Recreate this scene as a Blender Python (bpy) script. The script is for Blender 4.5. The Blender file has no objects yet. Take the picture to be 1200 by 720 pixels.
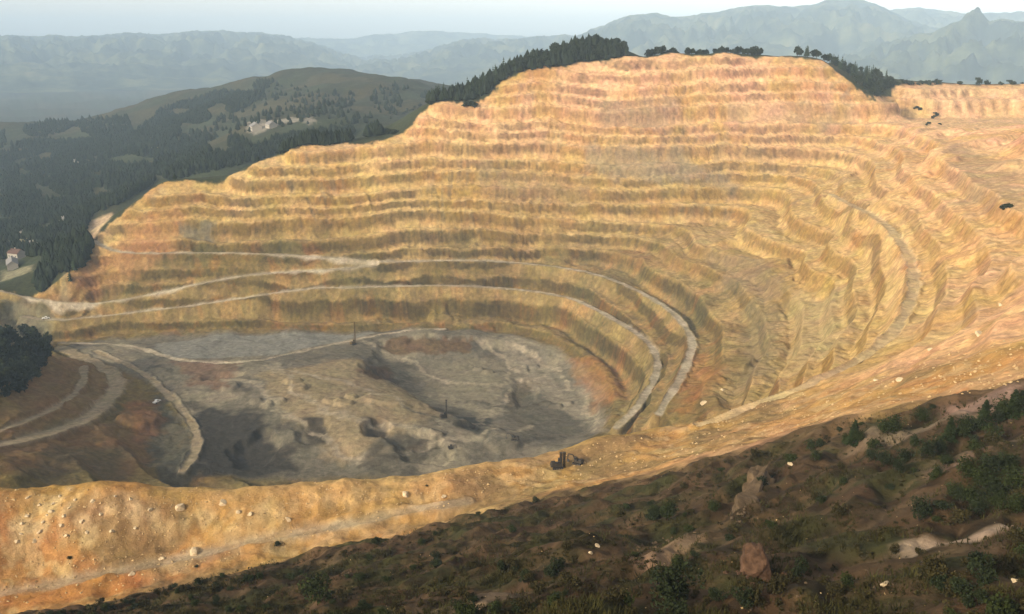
import bpy, math, random
import numpy as np

R = math.radians
random.seed(7)
rng = np.random.default_rng(11)
C = bpy.context.scene.collection

# ------------------------------------------------------------------ camera figures (the eye is the world origin)
FPX = 1082.0                       # focal length in photo pixels (photo 1200 x 720)
HORIZON_V = 50.0
PITCH = math.atan((360 - HORIZON_V) / FPX)
SUN_EL, SUN_AZ = 24.0, 232.0       # azimuth clockwise from +Y (the view direction), where the sun stands

def ray(u, v):
    """azimuth (from +Y towards +X) and rise per metre of horizontal distance of a photo pixel"""
    a = (u - 600.0) / FPX; b = (v - 360.0) / FPX
    up = -math.sin(PITCH) - b * math.cos(PITCH); fw = math.cos(PITCH) - b * math.sin(PITCH)
    return math.atan2(a, fw), up / math.hypot(a, fw), a / fw, up / fw

def Pz(u, v, z):
    _, _, ax, uy = ray(u, v); y = z / uy
    return (ax * y, y, z)

def Py(u, v, y):
    _, _, ax, uy = ray(u, v)
    return (ax * y, y, uy * y)

def Pw(u, v, k=841.0):             # on the mean plane of the far wall (45 degrees)
    _, _, ax, uy = ray(u, v); y = k / (1 - uy)
    return (ax * y, y, uy * y)

# ------------------------------------------------------------------ noise
def _h(ix, iy, s):
    h = (ix.astype(np.int64) * 374761393 + iy.astype(np.int64) * 668265263 + s * 974634777) & 0xffffffff
    h = ((h ^ (h >> 13)) * 1274126177) & 0xffffffff
    return (h ^ (h >> 16)) & 0xffff

_G = np.stack([np.cos(np.arange(64) / 64 * 2 * np.pi), np.sin(np.arange(64) / 64 * 2 * np.pi)], 1).astype(np.float32)

def noise(x, y, s=0):
    x = np.asarray(x, np.float64); y = np.asarray(y, np.float64)
    fx = np.floor(x); fy = np.floor(y); ix = fx.astype(np.int64); iy = fy.astype(np.int64)
    dx = (x - fx).astype(np.float32); dy = (y - fy).astype(np.float32)
    ux = dx * dx * dx * (dx * (dx * 6 - 15) + 10); uy = dy * dy * dy * (dy * (dy * 6 - 15) + 10)
    def g(a, b):
        k = _G[_h(ix + a, iy + b, s) & 63]
        return k[..., 0] * (dx - a) + k[..., 1] * (dy - b)
    n0 = g(0, 0) * (1 - ux) + g(1, 0) * ux
    n1 = g(0, 1) * (1 - ux) + g(1, 1) * ux
    return (n0 * (1 - uy) + n1 * uy) * 1.5

def fbm(x, y, s=0, o=4, gain=.5):
    t = 0; a = 1.0; n = 0
    for k in range(o):
        t = t + a * noise(x * 2 ** k, y * 2 ** k, s + k * 17); n += a; a *= gain
    return t / n * 1.4

def sstep(a, b, x):
    t = np.clip((x - a) / (b - a), 0, 1)
    return t * t * (3 - 2 * t)

# ------------------------------------------------------------------ surveyed points of the terrain (x, y, z)
CP = []
# floor of the pit
for u, v, z in [(600, 450, -207), (640, 430, -206), (700, 480, -204), (660, 500, -206), (560, 440, -207), (600, 405, -203), (660, 430, -204),
                (560, 412, -205), (500, 413, -205), (455, 410, -204), (470, 442, -207), (500, 460, -207), (540, 480, -207),
                (447, 394, -198), (500, 393, -198), (555, 394, -199), (430, 425, -196), (400, 425, -195), (520, 487, -197), (480, 470, -196), (570, 505, -197), (600, 515, -198),
                (400, 460, -193), (350, 430, -194), (300, 440, -193), (250, 445, -194), (420, 500, -192), (480, 510, -194), (530, 520, -196), (370, 505, -194), (440, 500, -193), (330, 470, -192),
                (290, 505, -196), (290, 540, -200), (340, 545, -199), (440, 545, -199), (540, 540, -200), (250, 480, -196),
                (230, 402, -200), (300, 400, -200), (360, 397, -200), (180, 410, -199), (240, 425, -197)]:
    CP.append(Pz(u, v, z))
# foot of the far wall
for u, v in [(150, 392), (220, 388), (300, 386), (380, 385), (450, 385), (520, 384), (580, 385)]:
    CP.append(Pw(u, v))
for u, v in [(630, 392), (670, 410), (700, 430), (715, 450), (718, 475), (712, 492)]:
    CP.append(Pz(u, v, -199))
# bench lines that can be followed (one height each)
for z, pts in [
    (-178, [(617, 340), (667, 348), (700, 363), (733, 382), (760, 400), (772, 425), (770, 442), (755, 465), (740, 490), (722, 502)]),
    (-163, [(627, 310), (683, 317), (733, 333), (777, 357), (800, 375), (812, 410), (800, 437), (787, 462), (772, 485)]),
    (-149, [(700, 285), (800, 320), (850, 345), (870, 370), (880, 420), (850, 465)]),
    (-135, [(820, 285), (900, 320), (930, 350), (925, 400), (895, 450)]),
    (-120, [(960, 290), (985, 330), (985, 380), (950, 430)]),
    (-92, [(1013, 247), (1053, 280), (1070, 313), (1070, 347), (1053, 383), (1027, 413), (1000, 430), (960, 447)]),
    (-75, [(1060, 200), (1130, 260), (1150, 320), (1120, 380), (1060, 428)]),
    (-60, [(1110, 170), (1200, 225), (1200, 300)])]:
    for u, v in pts: CP.append(Pz(u, v, z))
# far wall, mean plane, and its rim
for u, v in [(60, 378), (110, 372), (167, 365), (233, 358), (300, 347), (360, 338), (450, 336), (550, 335), (350, 304), (450, 308), (560, 305), (100, 358), (50, 353), (0, 341), (167, 348), (233, 333), (283, 323), (27, 372),
             (150, 298), (233, 296), (113, 293), (135, 255), (190, 215), (300, 190), (360, 166), (250, 250), (330, 240), (420, 250), (420, 200), (455, 160), (505, 125), (500, 170), (500, 220), (520, 260),
             (560, 118), (600, 86), (670, 77), (735, 66), (790, 63), (850, 61), (910, 64), (965, 70), (1000, 95), (1025, 120), (600, 150), (600, 200), (600, 250), (680, 120), (700, 170), (700, 220), (760, 250), (800, 110),
             (800, 160), (800, 205), (860, 235), (880, 100), (900, 150), (900, 200), (960, 120), (970, 165), (1000, 150), (850, 61)]:
    CP.append(Pw(u, v))
# left end of the pit and the ways out of it
for u, v, z in [(60, 400, -199), (0, 385, -192), (-60, 350, -180),
                (125, 404, -200), (75, 415, -198), (112, 425, -198), (137, 442, -196), (130, 467, -192), (100, 492, -186), (50, 510, -178), (0, 522, -171), (-60, 535, -164),
                (160, 432, -197), (187, 452, -197), (207, 475, -196), (225, 495, -196), (235, 520, -196), (213, 552, -194),
                (165, 480, -193), (150, 500, -190), (100, 535, -178), (40, 550, -168), (140, 550, -184), (0, 480, -168), (60, 470, -178), (90, 440, -188), (40, 440, -178), (20, 405, -172), (0, 430, -168), (-40, 440, -160)]:
    CP.append(Pz(u, v, z))
# near lip of the pit: crest, then the hidden slope behind it
for u, v, y in [(-100, 575, 198), (0, 569, 200), (100, 564, 201), (200, 568, 202), (300, 568, 203), (400, 560, 206), (500, 552, 211), (600, 535, 221), (700, 511, 236), (780, 500, 245), (850, 485, 252)]:
    p = Py(u, v, y); CP.append(p)
    k = 0 if u < 250 else 1
    for dy, dz in [(9, -6.5), (20, -15), (38, -28 - 2 * k), (80, -54 - 7 * k), (120, -72 - 12 * k)]:
        if u < 720 or dy < 40: CP.append((p[0] * (1 + dy / y), y + dy, p[2] + dz))
for u in (300, 400, 500, 600): CP.append(Pz(u, 545 if u < 550 else 528, -200))
CP += [Pz(700, 506, -203), Pz(0, 560, -163), Pz(100, 556, -174)]
# mound and old road on the near side of the lip
for u, v, z in [(917, 470, -95), (850, 495, -99), (780, 515, -101), (700, 533, -103), (620, 556, -105), (500, 590, -107.5), (420, 607, -109), (350, 622, -110), (250, 638, -112), (150, 663, -114), (0, 690, -116), (-100, 705, -117)]:
    CP.append(Pz(u, v, z))
for u, v, y in [(50, 620, 194), (200, 610, 196.5), (350, 590, 199.5), (500, 570, 206.5), (100, 640, 190)]:
    CP.append(Py(u, v, y))
# brown slope in front
for u, v, y in [(600, 720, 62), (560, 597, 187 - 6), (900, 515, 160), (885, 650, 78), (1200, 602, 75), (1040, 637, 76), (1200, 720, 48), (300, 720, 105), (0, 725, 138), (330, 655, 162), (375, 690, 120), (150, 700, 145),
                (600, 640, 110), (750, 600, 125), (750, 560, 165), (1050, 500, 125), (1050, 560, 95), (1200, 450, 138), (1200, 520, 100), (450, 630, 160), (900, 590, 102), (900, 560, 120), (750, 680, 75), (450, 680, 112), (1000, 485, 148), (1100, 465, 142)]:
    CP.append(Py(u, v, y))
# right rim and saddle
for u, v, y in [(1040, 108, 880), (1100, 97, 900), (1200, 97, 890), (1300, 97, 880), (1060, 101, 872), (1060, 125, 842), (1100, 101, 872), (1100, 124, 842), (1200, 100, 870), (1200, 124, 838), (1100, 130, 775), (1200, 130, 770), (1200, 150, 600), (1200, 190, 450), (1100, 145, 690), (1200, 360, 205), (1150, 420, 172), (1200, 400, 168), (1300, 420, 120), (1300, 300, 230), (1300, 200, 420), (1300, 140, 640)]:
    CP.append(Py(u, v, y))
# hilltop behind the rim, then its far side
for u, v, y in [(560, 104, 850), (600, 80, 860), (630, 68, 880), (660, 56, 895), (680, 48, 900), (705, 48, 900), (725, 54, 895), (740, 63, 890), (985, 76, 885), (1000, 83, 890), (1025, 91, 890), (1042, 98, 890), (520, 118, 840), (500, 122, 830)]:
    CP.append(Py(u, v, y))
for u, v, d_, z_ in [(150, 240, 14, -5), (190, 215, 14, -5), (190, 215, 40, -20), (245, 203, 14, -5), (300, 190, 14, -4.5), (300, 190, 40, -18), (360, 166, 14, -4), (360, 166, 35, -14), (410, 161, 14, -4), (455, 159, 14, -3), (480, 141, 12, -2),
                     (735, 66, 12, -1.5), (790, 63, 12, -1.5), (850, 61, 12, -1.5), (910, 64, 12, -2), (965, 70, 12, -3), (820, 62, 40, -6), (880, 62, 40, -6), (950, 68, 40, -8), (985, 84, 12, -2)]:
    q_ = Pw(u, v); r_ = math.hypot(q_[0], q_[1]); CP.append((q_[0] * (r_ + d_) / r_, q_[1] * (r_ + d_) / r_, q_[2] + z_))
for x, y, z in [(0, 1050, -90), (120, 1080, -85), (250, 1100, -90), (420, 1080, -85), (-90, 950, -80), (600, 1100, -90), (700, 800, -60), (150, 1400, -190), (400, 1400, -170), (700, 1500, -180),
                (-150, 900, -100), (-230, 870, -128), (-300, 830, -160), (-330, 790, -172), (-200, 1000, -140), (-350, 900, -185)]:
    CP.append((x, y, z))
# valley on the left and the hill beyond it
for u, v, z in [(0, 330, -178), (0, 312, -186), (0, 285, -196), (0, 250, -206), (0, 200, -212), (0, 160, -182), (0, 140, -165), (-120, 150, -170), (-150, 300, -190), (-120, 220, -212), (80, 330, -168), (40, 335, -176), (100, 275, -148), (60, 290, -168)]:
    CP.append(Pz(u, v, z))
for u, v, y in [(90, 133, 2120), (150, 122, 2200), (215, 108, 2150), (290, 88, 1950), (330, 82, 1850), (400, 83, 1800), (440, 86, 1720), (490, 98, 1650), (540, 108, 1700), (400, 120, 1400), (400, 142, 1150), (300, 130, 1500), (300, 150, 1250), (310, 163, 1080),
                (200, 200, 1150), (200, 150, 1600), (100, 200, 1400), (100, 250, 1050), (150, 230, 950), (250, 190, 1000), (250, 120, 1850), (480, 120, 1350)]:
    CP.append(Py(u, v, y))
for x, y, z in [(-500, 2600, -190), (-1100, 2600, -240), (-200, 2400, -170), (300, 2400, -240), (900, 2300, -240), (1500, 1500, -220), (-1600, 1800, -230), (1200, 600, -120), (-900, 900, -215), (-1500, 700, -230), (-900, 300, -200), (-500, 450, -165), (-420, 560, -165)]:
    CP.append((x, y, z))
# the shoulder the photographer stands on, rising behind
CP += [(0, 0, -3.2), (0, 20, -21), (0, 40, -33), (25, 20, -18), (-30, 30, -33), (-20, 0, -8), (20, 0, 0), (-70, 60, -68), (-60, 0, -20), (60, 20, -14), (80, 60, -28), (130, 60, -18), (200, 120, -25), (320, 250, -35), (450, 450, -45),
       (-20, -35, 2), (40, -60, 22), (-45, -121, 6), (30, -130, 22), (130, -80, 40), (240, 0, 40), (-103, -96, -22), (-134, -67, -40), (-193, -56, -66), (-250, -80, -84), (-300, -60, -100), (-110, -20, -42), (-230, 0, -85), (-330, 10, -112), (-400, 100, -115), (-300, 160, -118), (-200, 130, -112), (-130, 90, -95),
       (0, -200, 12), (200, -250, 40), (-250, -250, -70), (0, -700, 0), (-700, -400, -150), (700, -300, 40)]
CP = np.array(CP, float)
_, keep = np.unique(np.round(CP[:, :2] / 2.0), axis=0, return_index=True)
CP = CP[np.sort(keep)]

def rbf_fit(P, c=14.0, smooth=.002):
    n = len(P); S = 300.0
    d = np.hypot(P[:, None, 0] - P[None, :, 0], P[:, None, 1] - P[None, :, 1])
    A = np.sqrt(d * d + c * c)
    M = np.zeros((n + 3, n + 3)); M[:n, :n] = -A / S + np.eye(n) * smooth
    T = np.c_[np.ones(n), P[:, :2] / S]; M[:n, n:] = T; M[n:, :n] = T.T
    w = np.linalg.solve(M, np.r_[P[:, 2], 0, 0, 0])
    return w, c, S

def rbf_eval(P, fit, x, y):
    w, c, S = fit; n = len(P); out = np.empty(x.size); xf = x.ravel(); yf = y.ravel()
    for i in range(0, x.size, 20000):
        xx = xf[i:i + 20000]; yy = yf[i:i + 20000]
        d2 = (xx[:, None] - P[None, :, 0]) ** 2 + (yy[:, None] - P[None, :, 1]) ** 2
        out[i:i + 20000] = -(np.sqrt(d2 + c * c) / S) @ w[:n] + w[n] + w[n + 1] * xx / S + w[n + 2] * yy / S
    return out.reshape(x.shape)

# ------------------------------------------------------------------ the ground sheet: rings round the photographer, finer where it is looked at
AZF = 33.0; DA = .07
fine = np.arange(-AZF, AZF + 1e-6, DA)
g = [AZF]; st = .15
while g[-1] + st < 180: g.append(g[-1] + st); st = min(st * 1.12, 6)
side = np.array(g[1:])
AZ = np.radians(np.r_[-side[::-1], fine, side])
def steps(*spec):
    r = [spec[0]]
    for stop, d in spec[1:]:
        while r[-1] < stop: r.append(r[-1] + (d if d > 0 else -d * r[-1]))
    return np.array(r)
RR = steps(3.0, (30, 1.5), (58, .6), (190, .45), (400, .8), (880, 1.0), (2500, -.006), (5000, -.05), (13800, -.1))
NA, NR = len(AZ), len(RR)
GX = RR[:, None] * np.sin(AZ)[None, :]; GY = RR[:, None] * np.cos(AZ)[None, :]
# coarse lattice (every k-th ring and spoke) for smooth fields
K = 4
ri = np.unique(np.r_[np.arange(0, NR, K), NR - 1]); ai = np.unique(np.r_[np.arange(0, NA, K), NA - 1])
CX = GX[np.ix_(ri, ai)]; CY = GY[np.ix_(ri, ai)]
def upsample(F):
    out = np.empty((len(ri), NA))
    pa = np.interp(np.arange(NA), ai, np.arange(len(ai))); a0 = np.minimum(pa.astype(int), len(ai) - 2); ta = pa - a0
    out = F[:, a0] * (1 - ta) + F[:, a0 + 1] * ta
    pr = np.interp(np.arange(NR), ri, np.arange(len(ri))); r0 = np.minimum(pr.astype(int), len(ri) - 2); tr = (pr - r0)[:, None]
    return out[r0] * (1 - tr) + out[r0 + 1] * tr

fit = rbf_fit(CP)
ZC = rbf_eval(CP, fit, CX, CY)
rc = np.hypot(CX, CY); far = sstep(2100, 3200, rc)
ZC = ZC * (1 - far) + (-255.0) * far
ZC = np.maximum(ZC, -262)
Z = upsample(ZC)
BASE = Z.copy()

def hit(u, v, field=None, rmin=25.0):
    """world point where the sight line of a photo pixel first meets the ground"""
    F = Z if field is None else field
    az, sl, _, _ = ray(u, v)
    k = np.interp(az, AZ, np.arange(NA)); k0 = int(k); t = k - k0
    col = F[:, k0] * (1 - t) + F[:, k0 + 1] * t
    d = col - sl * RR
    idx = np.where((d >= 0) & (RR > rmin))[0]
    if len(idx) == 0: return None
    i = idx[0]
    if i > 0 and d[i - 1] < 0: r = RR[i - 1] + (RR[i] - RR[i - 1]) * (-d[i - 1]) / (d[i] - d[i - 1])
    else: r = RR[i]
    return (r * math.sin(az), r * math.cos(az), sl * r)

def ground(x, y, F=None):
    F = Z if F is None else F
    r = math.hypot(x, y); az = math.atan2(x, y)
    k = np.interp(az, AZ, np.arange(NA)); k0 = min(int(k), NA - 2); t = k - k0
    j = np.interp(r, RR, np.arange(NR)); j0 = min(int(j), NR - 2); q = j - j0
    return float((F[j0, k0] * (1 - t) + F[j0, k0 + 1] * t) * (1 - q) + (F[j0 + 1, k0] * (1 - t) + F[j0 + 1, k0 + 1] * t) * q)

def sd_poly(poly, x, y):
    """signed distance (positive inside) to a polygon in plan"""
    P = np.array([(p[0], p[1]) for p in poly], float); n = len(P)
    d = np.full(x.shape, 1e18); inside = np.zeros(x.shape, bool)
    for i in range(n):
        a = P[i]; b = P[(i + 1) % n]; e = b - a
        wx = x - a[0]; wy = y - a[1]
        t = np.clip((wx * e[0] + wy * e[1]) / max(e @ e, 1e-9), 0, 1)
        d = np.minimum(d, (wx - t * e[0]) ** 2 + (wy - t * e[1]) ** 2)
        c = ((a[1] > y) != (b[1] > y)) & (x < (b[0] - a[0]) * (y - a[1]) / ((b[1] - a[1]) or 1e-9) + a[0])
        inside ^= c
    return np.sqrt(d) * np.where(inside, 1, -1)

def outline(pts):
    return [q for q in (hit(u, v, BASE) for u, v in pts) if q is not None]
def region(pts, world=()):
    return upsample(sd_poly(outline(pts) + list(world), CX, CY))

# regions of the ground, in plan
rim = [Py(-150, 700, 172), Py(-60, 569, 200), Pz(-60, 540, -163), Pz(-40, 440, -160)] + [Pw(-80, 333), Pw(0, 334), Pw(45, 344), Pw(70, 338), Pw(95, 318)] + \
      [Pw(105, 285), Pw(133, 253), Pw(186, 214), Pw(300, 188), Pw(360, 164), Pw(455, 156), Pw(503, 122), Pw(560, 116), Pw(600, 84), Pw(670, 75), Pw(735, 65), Pw(850, 60), Pw(965, 69), Pw(1027, 119),
       Py(1045, 106, 885), Py(1100, 96, 905), Py(1200, 96, 895), Py(1320, 96, 885), Py(1400, 200, 420), Py(1320, 420, 135), Py(1200, 452, 138), Py(1000, 486, 149), Py(900, 516, 161), Py(560, 598, 182), Py(330, 655, 163), Py(100, 712, 150), Py(-150, 745, 140)]
SD_PIT = upsample(sd_poly(rim, CX, CY))
SD_FLOOR = region([(70, 405), (130, 396), (220, 392), (300, 390), (400, 388), (520, 387), (600, 390), (650, 405), (690, 430), (708, 455), (712, 480), (706, 498)], [(30, 380, 0), (-60, 400, 0), (-170, 400, 0), Pz(235, 520, -196), Pz(187, 452, -195)])
SD_SLOPE = upsample(sd_poly([Py(-150, 745, 140), Py(100, 712, 150), Py(330, 655, 163), Py(450, 628, 170), Py(560, 598, 181), Py(700, 574, 176), Py(900, 517, 160), Py(1000, 487, 148), Py(1200, 454, 138), Py(1320, 425, 132), (260, 60, 0), (260, -260, 0), (-260, -260, 0), (-260, 60, 0)], CX, CY))
SD_NEAR = upsample(sd_poly([Py(-150, 574, 199), Py(100, 564, 203), Py(300, 568, 205), Py(500, 552, 212), Py(700, 511, 237), Py(850, 486, 254), Py(960, 450, 262), Py(1050, 428, 210), Py(1200, 395, 170), Py(1320, 420, 130), Py(1000, 487, 148), Py(900, 517, 160), Py(560, 598, 181), Py(330, 655, 163), Py(100, 712, 150), Py(-150, 745, 140)], CX, CY))

# ------------------------------------------------------------------ relief
PCX, PCY = -40.0, 520.0                                  # middle of the pit; s runs round it
ANG = np.arctan2(GX - PCX, GY - PCY); S = ANG * 300.0
dist = RR[:, None] + 0 * GX
wp = sstep(-4, 10, SD_PIT)
wfl = sstep(-6, 14, SD_FLOOR)
near = sstep(-2, 10, SD_NEAR)
bench = wp * (1 - sstep(-14, 4, SD_FLOOR)) * (1 - near)
right = sstep(70, 190, GX) * sstep(760, 560, GY) * (1 - sstep(700, 860, GY))
left_mounds = sstep(-150, -215, GX) * (1 - sstep(520, 590, GY))
bench = bench * (1 - .9 * left_mounds) * (1 - .15 * right) * (1 - sstep(320, 250, GY) * sstep(160, 60, GX))
gr = np.gradient(ZC, RR[ri], axis=0); ga = np.gradient(ZC, AZ[ai], axis=1) / np.maximum(RR[ri][:, None], 1)
SLP = upsample(np.clip(np.hypot(gr, ga), .12, 1.4))
LEVEL = np.clip(SLP / .95, .2, 1.1) * (1 - .4 * right)
warp = (fbm(GX / 190, GY / 190, 2, 3) * 6.5 + fbm(GX / 60, GY / 60, 3, 3) * 2.1 + fbm(GX / 15, GY / 15, 5, 3) * .9) * LEVEL
H = 10.2
zw = Z + warp + 205.0
gz = lambda z: noise(z / 21.0, 3.3 + S / 420.0, 15) * .5
hh = zw / H + gz(zw)
HL = 1.0 / np.clip(1 / H + (gz(zw + .5) - gz(zw - .5)), .045, .2)      # some benches low, some high
fl = np.floor(hh); fr = hh - fl
PITCHM = HL / SLP          # metres of plan from one bench to the next
TWD = 1 - np.clip((3.7 + 1.3 * fbm(GX / 40, GY / 40, 9, 3)) / PITCHM, .12, .52)   # flat berm, then scree, then the cut face
BW = TWD - np.clip((3.0 + 2.4 * fbm(GX / 60, GY / 60, 8, 3)) / PITCHM, .10, .34)
bench = bench * (1 - .6 * sstep(.22, .5, fbm(S / 70, Z / 24, 12, 4)))
scree = sstep(-.04, .04, fr - BW) * sstep(.04, -.04, fr - TWD); face = sstep(-.03, .04, fr - TWD) * sstep(1.0, .95, fr)
tw = np.where(fr < BW, .02 * fr / BW, np.where(fr < TWD, .02 + .22 * (fr - BW) / (TWD - BW), .24 + .76 * (fr - TWD) / (1 - TWD)))
dterr = (tw - fr) * HL * bench
# finer steps on the right flank
H2 = 6.0
h2 = (Z + fbm(GX / 40, GY / 40, 31, 4) * 4 + 300) / H2
f2 = h2 - np.floor(h2)
t2 = np.clip((f2 - .4) / .6, 0, 1)
d2 = ((np.floor(h2) + t2) * H2 - h2 * H2) * (wp * right * .12 + near * .22 * (1 - right))
Z = Z + dterr + d2
# rills down the faces, slumps, rubble
ril = 1 - np.abs(noise(S / 7.0 + warp * .3, Z / 45.0, 41)) * 2
ril2 = 1 - np.abs(noise(S / 2.9, Z / 22.0, 43)) * 2
Z = Z + bench * sstep(225, 330, GY) * (.35 + .65 * face) * (ril * .8 * (.3 + sstep(-.2, .4, fbm(S / 60, Z / 40, 45, 2))) + ril2 * .5 + fbm(GX / 4, GY / 4, 46, 3) * .9 - .5)
Z = Z + (wp * (1 - wfl)) * (fbm(GX / 9, GY / 9, 47, 4) * .9 + fbm(GX / 30, GY / 30, 49, 3) * .8 * LEVEL)
rr = right * wp
Z = Z + rr * ((1 - np.abs(noise(S / 15 + warp * .2, Z / 70.0, 61)) * 2) * .35 + fbm(GX / 26, GY / 26, 67, 3) * .3)
Z = Z + wfl * (fbm(GX / 38, GY / 38, 71, 4) * 1.1 + fbm(GX / 8, GY / 8, 73, 3) * .45)
SDB = region([(447, 398), (500, 394), (556, 397), (600, 402), (660, 420), (700, 450), (708, 480), (690, 503), (640, 508), (600, 505), (575, 497), (540, 490), (520, 484), (490, 470), (465, 445), (440, 440), (430, 425), (440, 410)])
Z = Z - 2.5 * sstep(-3, 3, SDB + fbm(GX / 16, GY / 16, 74, 3) * 7)
Z = Z + left_mounds * wp * (1 - near) * sstep(0, 40, SD_PIT) * fbm(GX / 22, GY / 22, 79, 4) * 2.4
Z = Z + near * (fbm(GX / 24, GY / 24, 83, 4) * 1.5 + fbm(GX / 5, GY / 5, 87, 3) * .4)
# pits and pockets dug in the floor
def dent(u, v, rx, ry, dz):
    global Z
    p = hit(u, v, BASE)
    q = ((GX - p[0]) / rx) ** 2 + ((GY - p[1]) / ry) ** 2
    q = q * (1 + .5 * fbm(GX / 10, GY / 10, 5 + u, 2))
    Z = Z + dz * (1 - sstep(.45, 1.1, q))
for d_ in [(x_, y_, 4 + (x_ * 7) % 4, 3 + (x_ * 5) % 4, 2.6) for x_, y_ in [(390, 470), (402, 474), (412, 466), (350, 455), (342, 448), (640, 470), (652, 474), (664, 470), (560, 430), (572, 434), (500, 505), (512, 508), (300, 470), (312, 476), (322, 470), (270, 455), (610, 430), (622, 426)]] + [(365, 505, 9, 12, -4), (440, 502, 8, 11, -5), (480, 512, 14, 8, -3), (500, 530, 16, 9, -3.5), (560, 498, 13, 10, -5), (300, 530, 12, 20, -5), (448, 436, 13, 14, -5), (615, 455, 9, 20, -2.5), (260, 440, 13, 8, -5), (590, 520, 10, 8, 3), (430, 520, 14, 10, 3), (460, 470, 20, 14, 3), (165, 490, 11, 14, 5)]:
    dent(*d_[:4], d_[4] * (.7 if d_[4] < 0 else .7))
# brown slope in front: ledges and hummocks
slope = sstep(-3, 9, SD_SLOPE)
h3 = (Z + fbm(GX / 22, GY / 22, 91, 4) * 3.5 + 400) / 4.5
f3 = h3 - np.floor(h3); t3 = np.clip((f3 - .45) / .55, 0, 1)
Z = Z + slope * sstep(20, 50, dist) * (((np.floor(h3) + t3) * 4.5 - h3 * 4.5) * .75 + fbm(GX / 13, GY / 13, 93, 4) * 2.0 + fbm(GX / 3.2, GY / 3.2, 95, 3) * .35)
# natural hills
nat = (1 - wp) * (1 - slope) * sstep(500, 800, dist)
Z = Z + nat * (fbm(GX / 210, GY / 210, 101, 5) * 16 * sstep(900, 1300, dist) + fbm(GX / 40, GY / 40, 103, 3) * 2)
# shoulder behind the photographer gets a ragged skyline
back = sstep(10, -30, GY) * sstep(12, 40, dist)
Z = Z + back * fbm(GX / 45, GY / 45, 107, 4) * 9

# ------------------------------------------------------------------ haul roads: level strips cut into the ground
ROADS = [
    ('upper', 3.9, [(108, 280), (113, 293), (150, 298), (190, 297), (233, 296), (283, 297), (340, 299), (400, 303), (450, 308), (500, 306), (567, 305), (627, 310), (683, 317), (733, 333), (777, 357), (797, 373), (811, 395), (813, 410), (800, 437), (787, 462), (772, 485)]),
    ('middle', 3.9, [(0, 341), (25, 347), (50, 353), (75, 357), (100, 358), (133, 354), (167, 348), (200, 340), (233, 333), (283, 323), (333, 319), (400, 316), (440, 311)]),
    ('lower', 3.9, [(27, 371), (47, 376), (67, 377), (110, 372), (167, 365), (233, 358), (300, 347), (360, 338), (400, 337), (450, 337), (500, 334), (550, 335), (617, 340), (667, 348), (700, 363), (733, 382), (760, 400), (769, 412), (772, 425), (770, 442), (755, 465), (740, 490), (722, 501)]),
    ('rim of the floor', 4.0, [(72, 402), (100, 403), (125, 404), (150, 404), (175, 411), (195, 420), (215, 425), (250, 426), (287, 427), (320, 421), (350, 412), (400, 402), (450, 391), (485, 387), (520, 386)]),
    ('ramp', 4.0, [(112, 412), (130, 420), (160, 432), (175, 443), (187, 452), (197, 463), (207, 475), (218, 485), (225, 495), (232, 507), (235, 520), (232, 533), (222, 543), (213, 552)]),
    ('wide left', 8.5, [(72, 408), (92, 416), (112, 425), (128, 433), (137, 442), (138, 455), (130, 467), (117, 480), (100, 492), (77, 502), (50, 510), (20, 517), (-20, 526)]),
    ('left track', 4.0, [(98, 430), (100, 445), (88, 462), (65, 480), (40, 490), (0, 505)]),
    ('right flank', 3.6, [(975, 228), (995, 240), (1013, 247), (1035, 260), (1053, 280), (1063, 297), (1070, 313), (1073, 330), (1070, 347), (1063, 365), (1053, 383), (1042, 398), (1027, 413), (1000, 430), (960, 447), (917, 466), (870, 482), (820, 500)]),
    ('old near', 3.6, [(545, 588), (500, 596), (450, 604), (400, 614), (350, 624), (300, 634), (250, 645), (200, 656), (150, 668), (80, 684), (0, 697), (-60, 708)]),
]
ROAD_ID = np.zeros((NR, NA), np.int16); ROAD_W = np.zeros((NR, NA))
road_paths = {}
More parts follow.
